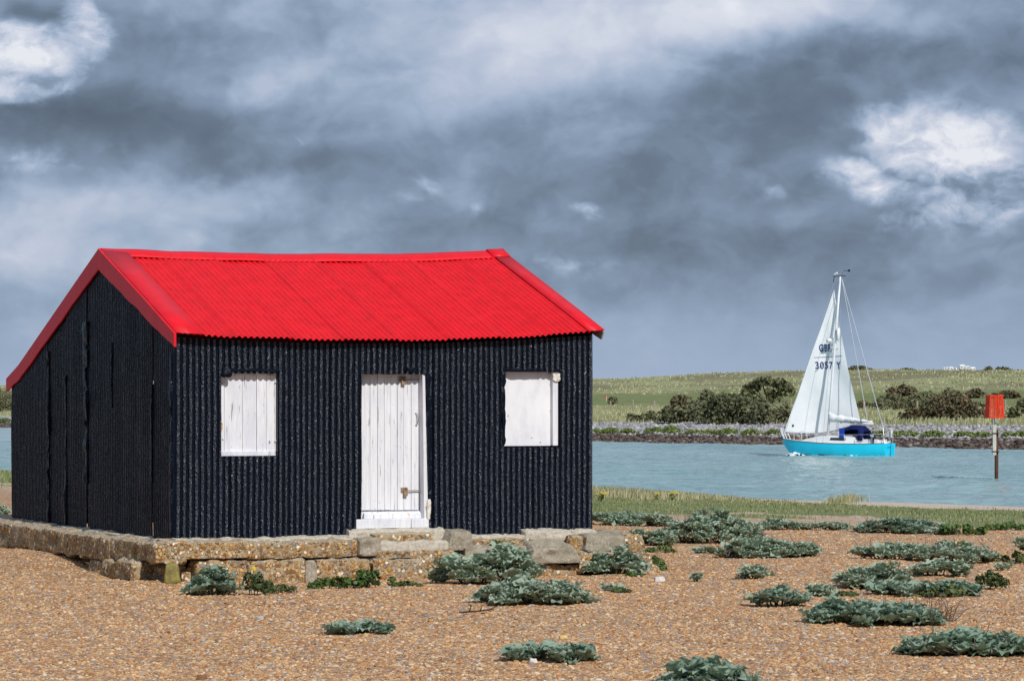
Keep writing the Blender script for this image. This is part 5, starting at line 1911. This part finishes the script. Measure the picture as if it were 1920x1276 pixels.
def kale(xl, xr, yt, yb, label, mat='kale', L=.19, seed=1, dry=0, up=1.0, nobj=44, depth=.62, dens=1.0, lift=0.0, group=GAN, name='sea_kale', cat='sea kale'):
    R = np.random.default_rng(seed)
    P = near((xl + xr) / 2, yb)
    W = (xr - xl) * P.y / FPX * 1.16
    L = L * .94
    D = max(.18, min(W * depth, 1.3))
    P = P + Vector((0, D * .5, 0))
    P.x = ((xl + xr) / 2 - CX) / FPX * P.y
    P.z = float(near_z(P.x, P.y)) + lift
    H = max(.10, (yb - yt) * P.y / FPX - D * 2.1 / P.y + .05)
    root = thing(name, label, cat, P, group)
    nr = max(3, int(W * D / .021 * dens))
    items = []
    cents = []
    ph = R.random(3) * 6.3
    for k in range(nr):
        for _ in range(30):
            x, y = R.uniform(-1, 1, 2)
            rho = math.hypot(x, y)
            if rho < 1 + .0 * math.sin(3 * x + ph[0]):
                break
        dome = math.sqrt(max(0, 1 - rho ** 2))
        und = .80 + .20 * math.sin(x * 4.2 + ph[1]) * math.cos(y * 2.5 + ph[2])
        hz = max(0, H * (dome ** .6 * und) - L * .62 * up) * R.uniform(.05, 1.0) ** .7
        cx_, cy_ = x * (W / 2 - L * .45), y * (D / 2 - L * .2)
        zc = float(near_z(P.x + cx_, P.y + cy_)) + lift - P.z + hz
        cents.append((cx_, cy_, zc, rho))
        nl = int(R.integers(8, 13))
        a0 = R.random() * 6.3
        for i in range(nl):
            q = i / nl
            az_ = a0 + i * 2.4
            pitch = math.radians(R.uniform(6 if hz < .06 else 18, 46) + 40 * q * up)
            ln = L * R.uniform(.65, 1.2) * (1.0 - .35 * q)
            items.append((cx_, cy_, zc + .01, az_, pitch, R.uniform(-.5, .5), ln, int(R.integers(0, 10)), rho))
    # the leaves that show largest are separate, the crowded rest is one mass
    items.sort(key=lambda t_: (-t_[6] * (1 + .5 * (t_[1] < 0) + .4 * t_[8] + .5 * min(1, t_[2] / max(H, .05)))))
    for (x, y, z, a, pt_, ro, ln, k, _) in items[:nobj]:
        o = bpy.data.objects.new('leaf', LMESH[mat][k])
        COL.objects.link(o)
        o.parent = root
        o.location = (x, y, z)
        o.rotation_euler = (ro, -pt_, a)
        o.scale = (ln, ln, ln)
    rest = items[nobj:]
    if rest:
        V, F, T, B = [], [], [], []
        for n_, (x, y, z, a, pt_, ro, ln, k, _) in enumerate(rest):
            M = np.array(Euler((ro, -pt_, a)).to_matrix())
            v, f, rb = LEAVES[k]
            V.append((v * ln) @ M.T + (x, y, z))
            F.append(f + n_ * len(v))
            T.append(np.full(len(f), R.random() * .8 + .1 if R.random() > .05 else 1.6))
            B.append(rb)
        me = tone_mesh('foliage', np.concatenate(V), np.concatenate(F), np.concatenate(T), MAT[mat], True)
        at = me.attributes.new('rib', 'FLOAT', 'POINT')
        at.data.foreach_set('value', np.concatenate(B).astype(np.float32))
        obj('foliage', me, None, None, root, kind='stuff')
    st = MB()
    for (cx_, cy_, zc, rho) in cents[:14]:
        st.tube([(cx_ * .6, cy_ * .6, -.04 - max(0, -lift)), (cx_ * .9, cy_ * .9, zc * .5), (cx_, cy_, zc + .02)], [.014, .011, .008], 5)
    st.build('stem', MAT['herb_dark'], root, kind='stuff')
    if dry:
        dm = MB()
        for i in range(dry):
            x, y = R.uniform(-.4, .4) * W, R.uniform(-.4, .2) * D
            z = H * .35
            pts = [(x, y, z * .3)]
            dd = np.array([R.normal() * .5, R.normal() * .3, R.uniform(.2, .8)])
            for j in range(4):
                dd = dd + R.normal(size=3) * .35
                dd /= np.linalg.norm(dd)
                pts.append(tuple(np.array(pts[-1]) + dd * H * R.uniform(.18, .30)))
            dm.tube(pts, [.006, .006, .005, .004, .003], 4)
        dm.build('dry_stem', MAT['dry_stem'], root, kind='stuff')
    return root


K = kale
K(1100, 1264, 956, 986, 'low strip of sea kale behind the right corner of the hut', 'kale', seed=1, depth=.35, nobj=60, dens=1.3)
K(1172, 1262, 985, 1023, 'sea kale lump touching the right end of the plinth', 'kale', seed=2, nobj=60, dens=1.2)
K(1250, 1424, 951, 1020, 'tallest mounded sea kale with dry stems, right of the hut', 'kale', seed=3, dry=40, nobj=110, depth=.7, dens=1.3)
K(1352, 1527, 1000, 1046, 'sprawling sea kale in front of the tallest mound', 'kale', seed=4, dry=16, nobj=90, dens=1.2)
K(1416, 1500, 970, 993, 'small blue grey sea kale at the grass edge behind the mound', 'kale', seed=5, dry=8, nobj=30)
K(1498, 1590, 978, 994, 'thin pale sea kale at the grass edge below the sailboat', 'kale_pale', seed=6, dry=10, nobj=24, depth=.4)
K(1612, 1752, 968, 1001, 'dark sea kale with twigs at the grass edge below the boat stern', 'kale_dark', seed=7, dry=26, nobj=70)
K(1740, 1800, 980, 1002, 'small sea kale between the dark one and green herbs', 'kale', seed=8, dry=8, nobj=24)
K(1604, 1740, 1010, 1050, 'left half of the wide sea kale patch under the marker', 'kale', seed=9, nobj=70, dry=6)
K(1720, 1872, 1008, 1056, 'right half of the wide sea kale patch, with yellowing leaves', 'kale_pale', seed=10, nobj=70, dry=8)
K(1900, 1932, 1000, 1032, 'sea kale cut off by the right edge beside dark herbs', 'kale', seed=11, nobj=24)
K(1566, 1706, 1050, 1106, 'large straggly sea kale in the middle of the right shingle', 'kale_pale', seed=12, dry=20, nobj=90)
K(1640, 1836, 1085, 1120, 'low trailing sea kale in front of the straggly one', 'kale_dark', seed=13, nobj=70, dens=.8)
K(1712, 1816, 1047, 1083, 'upright sea kale behind the straggly one', 'kale', seed=14, nobj=50)
K(1413, 1512, 1096, 1138, 'compact dark sea kale left of the long one', 'kale_dark', seed=15, nobj=60)
K(1500, 1570, 1092, 1119, 'little sea kale just right of the compact dark one', 'kale', seed=16, nobj=34)
K(1528, 1768, 1120, 1176, 'long dark sea kale with brown twigs at its right end', 'kale_dark', seed=17, nobj=110, dry=14, L=.20)
K(1700, 1940, 1172, 1232, 'long dark sea kale at the lower right edge of the photo', 'kale_dark', seed=18, nobj=110, dry=22, L=.21)
K(1226, 1442, 1232, 1318, 'nearest dark sea kale, cut by the bottom edge', 'kale_dark', seed=19, nobj=110, L=.20, dens=1.2)
K(1378, 1442, 1058, 1085, 'small lone sea kale on open shingle below the mound', 'kale', seed=20, nobj=34)
K(1303, 1346, 1023, 1038, 'tiny sea kale seedling under the tallest mound', 'kale', seed=21, nobj=20, L=.15)
K(1274, 1326, 1077, 1091, 'tiny pale seedlings beside the long pale pebble', 'kale_pale', seed=22, nobj=16, L=.11, dens=.7)
K(1128, 1176, 1097, 1109, 'flat little sea kale on the shingle right of the plinth', 'kale', seed=23, nobj=18, L=.12)
K(805, 1003, 1014, 1096, 'biggest sea kale against the plinth right of the doorstep', 'kale', seed=24, nobj=140, L=.22, dens=1.3, dry=4, depth=.5)
K(902, 1102, 1076, 1136, 'wide pale sea kale in front of the biggest one', 'kale_pale', seed=25, nobj=110, L=.20)
K(1086, 1218, 1020, 1078, 'sea kale climbing the right end of the plinth', 'kale', seed=26, nobj=80, L=.20, depth=.4)
K(956, 1114, 1202, 1244, 'dark sea kale alone on the shingle at the bottom middle', 'kale_dark', seed=27, nobj=80, L=.18)
K(617, 729, 1165, 1191, 'small flat sea kale alone on the shingle below the door', 'kale_dark', seed=28, nobj=50, L=.15)
K(344, 444, 1056, 1117, 'green lobed sea kale at the left corner of the plinth', 'kale_dark', seed=29, nobj=80, L=.21, depth=.45, dens=1.2)
K(-40, 22, 940, 974, 'sea kale behind the left corner of the hut', 'kale', seed=30, nobj=40)
K(1860, 1905, 1058, 1070, 'scrap of sea kale below the dark herbs at the right edge', 'kale', seed=31, nobj=14, L=.12)


def herb(xl, xr, yt, yb, mat, label, seed, leaf=.035, dens=1.0, depth=.5, name='herb', cat='plant', lift=None):
    rng_ = np.random.default_rng(seed)
    P = near((xl + xr) / 2, yb)
    W, H = (xr - xl) * P.y / FPX, (yb - yt) * P.y / FPX
    D = min(W * depth, .5)
    if lift is not None:
        P = lift
    root = thing(name, label, cat, P)
    lob = []
    for k in range(max(4, int(W / .07))):
        x = rng_.uniform(-.46, .46) * W
        h = H * (.45 + .55 * rng_.random()) * (1 - .5 * (2 * x / W) ** 2)
        lob.append((x, rng_.uniform(0, D), h * .45, .05 + .05 * rng_.random(), .06, h * .5))
    v, f, tn_ = leaf_cloud(lob, int(min(5000, 160 + 2.2 * dens * W * H / leaf ** 2)), leaf, rng_, .6)
    obj('foliage', tone_mesh('foliage', v, f, tn_, MAT[mat]), None, None, root)
    st = MB()
    for l in lob[:12]:
        st.tube([(l[0] * .8, l[1], -.02), (l[0] * .95, l[1], l[2] * .8), (l[0], l[1], l[2] * 1.9)], [.006, .005, .003], 4)
    st.build('stem', MAT['dry_stem'], root, kind='stuff')
    return root


def hutpt(s, t, z):
    return Vector((HX + cT * s - sT * t, HYY + sT * s + cT * t, HZ + z))


herb(575, 690, 1080, 1104, 'herb_green', 'bright green creeper along the foot of the plinth', 1)
herb(650, 742, 1062, 1102, 'herb_green', 'green creeper climbing the plinth left of the doorstep', 2)
herb(735, 800, 1088, 1102, 'herb_dark', 'thin creeper under the doorstep', 3)
w_ = herb(432, 505, 1068, 1116, 'herb_dark', 'wiry weed with one yellow flower beside the lobed sea kale', 4, .028)
hq = (1116 - 1066) * w_.location.y / FPX
fx = (476 - 468) * w_.location.y / FPX
MB().tube([(fx * .3, -.05, 0), (fx, -.05, hq)], .004, 4).build('flower_stem', MAT['herb_dark'], w_)
MB().tube([(fx, -.05, hq), (fx, -.06, hq + .02)], [.03, .02], 8).build('flower_head', MAT['ragwort'], w_)
herb(500, 560, 1096, 1112, 'herb_dark', 'sparse low weed between the flower and the creeper', 5, .026, .6)
s_, z_ = fac(924, 1030, -.32)
herb(902, 946, 1006, 1030, 'herb_green', 'mossy green tuft on top of the plinth above the big sea kale', 6, .028, 1.2, lift=hutpt(s_, -.30, z_))
herb(978, 1003, 1078, 1096, 'herb_dark', 'dark mossy tuft right of the biggest sea kale', 7, .025)
herb(1152, 1178, 1100, 1110, 'herb_dark', 'dark green tip of the flat little sea kale', 8, .025)
herb(1215, 1266, 1020, 1037, 'herb_green', 'patch of moss at the right end of the plinth', 9, .025, .8, .9)
herb(1212, 1246, 1040, 1070, 'herb_green', 'pale green weed past the right end of the plinth', 10, .035)
herb(1762, 1850, 975, 1003, 'herb_green', 'bright green herbs at the grass edge, right of the dark sea kale', 11, .05)
herb(1850, 1930, 978, 994, 'herb_green', 'green herbs in the turf at the right edge', 12, .05)
herb(1848, 1930, 1030, 1057, 'herb_dark', 'dark green herbs at the right edge beside the wide sea kale', 13, .04)
herb(1826, 1898, 1066, 1105, 'herb_dark', 'dark bushy herb standing alone on the right shingle', 14, .032)
herb(1715, 1838, 1095, 1121, 'herb_dark', 'dark green herb mat in front of the trailing sea kale', 15, .032)
herb(1578, 1610, 1104, 1119, 'herb_dark', 'tiny dark tuft right of the little sea kale', 16, .025)
herb(1180, 1200, 1068, 1080, 'herb_green', 'small moss tuft under the climbing sea kale', 17, .022)

# brown twigs right of the long sea kale and a root lying on the shingle
P = near(1762, 1166)
tw = thing('dead_twigs', 'tangle of dead brown twigs at the end of the long sea kale', 'twigs', P)
R = np.random.default_rng(3)
for i in range(26):
    pts = [np.array([R.uniform(-.16, .16), R.uniform(0, .2), 0])]
    dd = np.array([R.normal() * .6, R.normal() * .3, 1.0])
    for j in range(4):
        dd = dd + R.normal(size=3) * .4
        pts.append(pts[-1] + dd / np.linalg.norm(dd) * .085)
    MB().tube([tuple(p_) for p_ in pts], [.006, .005, .004, .003, .002], 4).build('twig', MAT['dry_stem'], tw)
P = near(892, 1151)
rt = thing('root', 'dark dead root lying on the shingle in front of the pale sea kale', 'root', P)
k_ = P.y / FPX
MB().tube([((x - 892) * k_, 0, .015 + (1152 - y) * k_) for x, y in ((848, 1154), (862, 1152), (880, 1150), (900, 1149), (918, 1146), (936, 1138))], [.006, .008, .010, .009, .007, .003], 6).build('stalk', MAT['bark'], rt)
for (x0, y0, x1, y1) in ((880, 1150, 884, 1138), (884, 1140, 878, 1136), (900, 1149, 904, 1141), (912, 1147, 920, 1150), (918, 1146, 926, 1147)):
    MB().tube([((x0 - 892) * k_, 0, .015 + (1152 - y0) * k_), ((x1 - 892) * k_, -.03, .02 + (1152 - y1) * k_)], [.008, .004], 5).build('rootlet', MAT['bark'], rt)


def stone(px, py, w_, h_, mat, label, seed, pt=None, flat=.8, name='stone'):
    P = pt or near(px, py)
    k = P.y / FPX
    a, b, c_ = w_ * k / 2, w_ * k * .4, h_ * k
    v, f = rough_block([(x, y, z) for z in (-c_ * .25, c_) for y in (-b, b) for x in (-a * (flat if z > 0 else 1), a * (flat if z > 0 else 1))], (6, 5, 4), min(a, c_) * .18, 1.6 / max(a, .01), seed=seed)
    root = obj(name, v, f, MAT[mat], None, True)
    root.location = P
    return tag(root, label, 'stone')


stone(1237, 1089, 21, 8, 'stone_white', 'long pale pebble on the shingle right of the plinth', 1)
stone(382, 1108, 26, 15, 'stone_grey', 'grey stone half hidden left of the lobed sea kale', 2)
stone(378, 1273, 20, 9, 'stone_brown', 'rusty brown stone at the bottom left of the shingle', 3)
stone(1057, 1196, 17, 6, 'stone_yellow', 'yellow stone behind the bottom middle sea kale', 4)
stone(488, 1161, 15, 7, 'stone_grey', 'dull grey stone on the open shingle below the plinth', 5)
stone(1000, 1242, 16, 8, 'stone_white', 'pale stone at the left foot of the bottom middle sea kale', 6)
stone(1215, 1058, 14, 8, 'stone_white', 'pale stone beside the weed past the plinth end', 7)
stone(1420, 1082, 12, 7, 'stone_yellow', 'yellowish stone at the foot of the small lone sea kale', 8)
s_, z_ = fac(324, 1090, -.44)
stone(324, 1090, 31, 33, 'lichen_stone', 'mossy yellow stone wedged under the left corner of the plinth', 9, hutpt(s_, -.42, z_ + .01), .78)

# ------------------------------------------------------------------ loose pebbles (scattered with geometry nodes)
yr = np.geomspace(21.5, 60, 90)
sr = np.linspace(-1, 1, 60)
Yp = np.repeat(yr[:, None], len(sr), 1)
Xp = sr[None, :] * (.205 * yr[:, None])
Zp = near_z(Xp, Yp) + .012 * fbm(Xp * 2.6, Yp * 2.6, 0, 3, 5)
pv = np.stack([Xp, Yp, Zp - .004], -1).reshape(-1, 3)
pf = grid_faces(*Xp.shape)
cen = pv[pf].mean(1)
inside = ((cen[:, 0] - HX) * cT + (cen[:, 1] - HYY) * sT, -(cen[:, 0] - HX) * sT + (cen[:, 1] - HYY) * cT)
ok = ~((inside[0] > -.1) & (inside[0] < 6.0) & (inside[1] > -.1) & (inside[1] < 8)) & (turf_amount(cen[:, 0], cen[:, 1]) < .5)
hidden = (cen[:, 1] > 45) & (cen[:, 0] / cen[:, 1] > -.165) & (cen[:, 0] / cen[:, 1] < .022)
pebbles = obj('pebbles', pv, pf[ok & ~hidden], MAT['pebble'], None, kind='stuff')
tag(pebbles, 'orange and grey pebbles of the shingle beach', 'pebbles')
ng = bpy.data.node_groups.new('scatter', 'GeometryNodeTree')
ng.interface.new_socket('Geometry', in_out='INPUT', socket_type='NodeSocketGeometry')
ng.interface.new_socket('Geometry', in_out='OUTPUT', socket_type='NodeSocketGeometry')
N, Lk = ng.nodes, ng.links
gi, go = N.new('NodeGroupInput'), N.new('NodeGroupOutput')
dist = N.new('GeometryNodeDistributePointsOnFaces')
pos = N.new('GeometryNodeInputPosition')
sx_ = N.new('ShaderNodeSeparateXYZ')
Lk.new(pos.outputs[0], sx_.inputs[0])
mr_ = N.new('ShaderNodeMapRange')
for i, q in enumerate((23, 50, 820, 330)):
    mr_.inputs[i + 1].default_value = q
Lk.new(sx_.outputs[1], mr_.inputs[0])
Lk.new(mr_.outputs[0], dist.inputs['Density'])
dist.inputs['Seed'].default_value = 4
ics = N.new('GeometryNodeMeshIcoSphere')
ics.inputs['Radius'].default_value = 1.0
ics.inputs['Subdivisions'].default_value = 2
sp_n = N.new('GeometryNodeSetPosition')
nz = N.new('ShaderNodeTexNoise')
nz.inputs['Scale'].default_value = .9
nz.inputs['Detail'].default_value = 1
vm_ = N.new('ShaderNodeVectorMath')
vm_.operation = 'SUBTRACT'
vm_.inputs[1].default_value = (.5, .5, .5)
vs_ = N.new('ShaderNodeVectorMath')
vs_.operation = 'SCALE'
vs_.inputs[3].default_value = .9
Lk.new(nz.outputs['Color'], vm_.inputs[0])
Lk.new(vm_.outputs[0], vs_.inputs[0])
Lk.new(vs_.outputs[0], sp_n.inputs['Offset'])
Lk.new(ics.outputs[0], sp_n.inputs['Geometry'])
inst = N.new('GeometryNodeInstanceOnPoints')
rs = N.new('FunctionNodeRandomValue')
rs.data_type = 'FLOAT_VECTOR'
rs.inputs[0].default_value = (.009, .008, .005)
rs.inputs[1].default_value = (.024, .019, .013)
rr_ = N.new('FunctionNodeRandomValue')
rr_.data_type = 'FLOAT_VECTOR'
rr_.inputs[0].default_value = (-.5, -.5, 0)
rr_.inputs[1].default_value = (.5, .5, 6.28)
rr_.inputs['Seed'].default_value = 3
Lk.new(gi.outputs[0], dist.inputs[0])
Lk.new(dist.outputs[0], inst.inputs['Points'])
Lk.new(sp_n.outputs[0], inst.inputs['Instance'])
Lk.new(rr_.outputs[0], inst.inputs['Rotation'])
rp_ = N.new('FunctionNodeRandomValue')
rp_.data_type = 'FLOAT'
rp_.inputs[2].default_value = 0.0
rp_.inputs[3].default_value = 1.0
rp_.inputs['Seed'].default_value = 9
pw_ = N.new('ShaderNodeMath')
pw_.operation = 'POWER'
pw_.inputs[1].default_value = 7.0
Lk.new(rp_.outputs[1], pw_.inputs[0])
ma_ = N.new('ShaderNodeMath')
ma_.operation = 'MULTIPLY_ADD'
ma_.inputs[1].default_value = 1.0
ma_.inputs[2].default_value = 0.80
Lk.new(pw_.outputs[0], ma_.inputs[0])
vsc = N.new('ShaderNodeVectorMath')
vsc.operation = 'SCALE'
Lk.new(rs.outputs[0], vsc.inputs[0])
Lk.new(ma_.outputs[0], vsc.inputs[3])
Lk.new(vsc.outputs[0], inst.inputs['Scale'])
sm_n = N.new('GeometryNodeSetMaterial')
sm_n.inputs['Material'].default_value = MAT['pebble']
Lk.new(inst.outputs[0], sm_n.inputs[0])
Lk.new(sm_n.outputs[0], go.inputs[0])
md = pebbles.modifiers.new('scatter', 'NODES')
md.node_group = ng
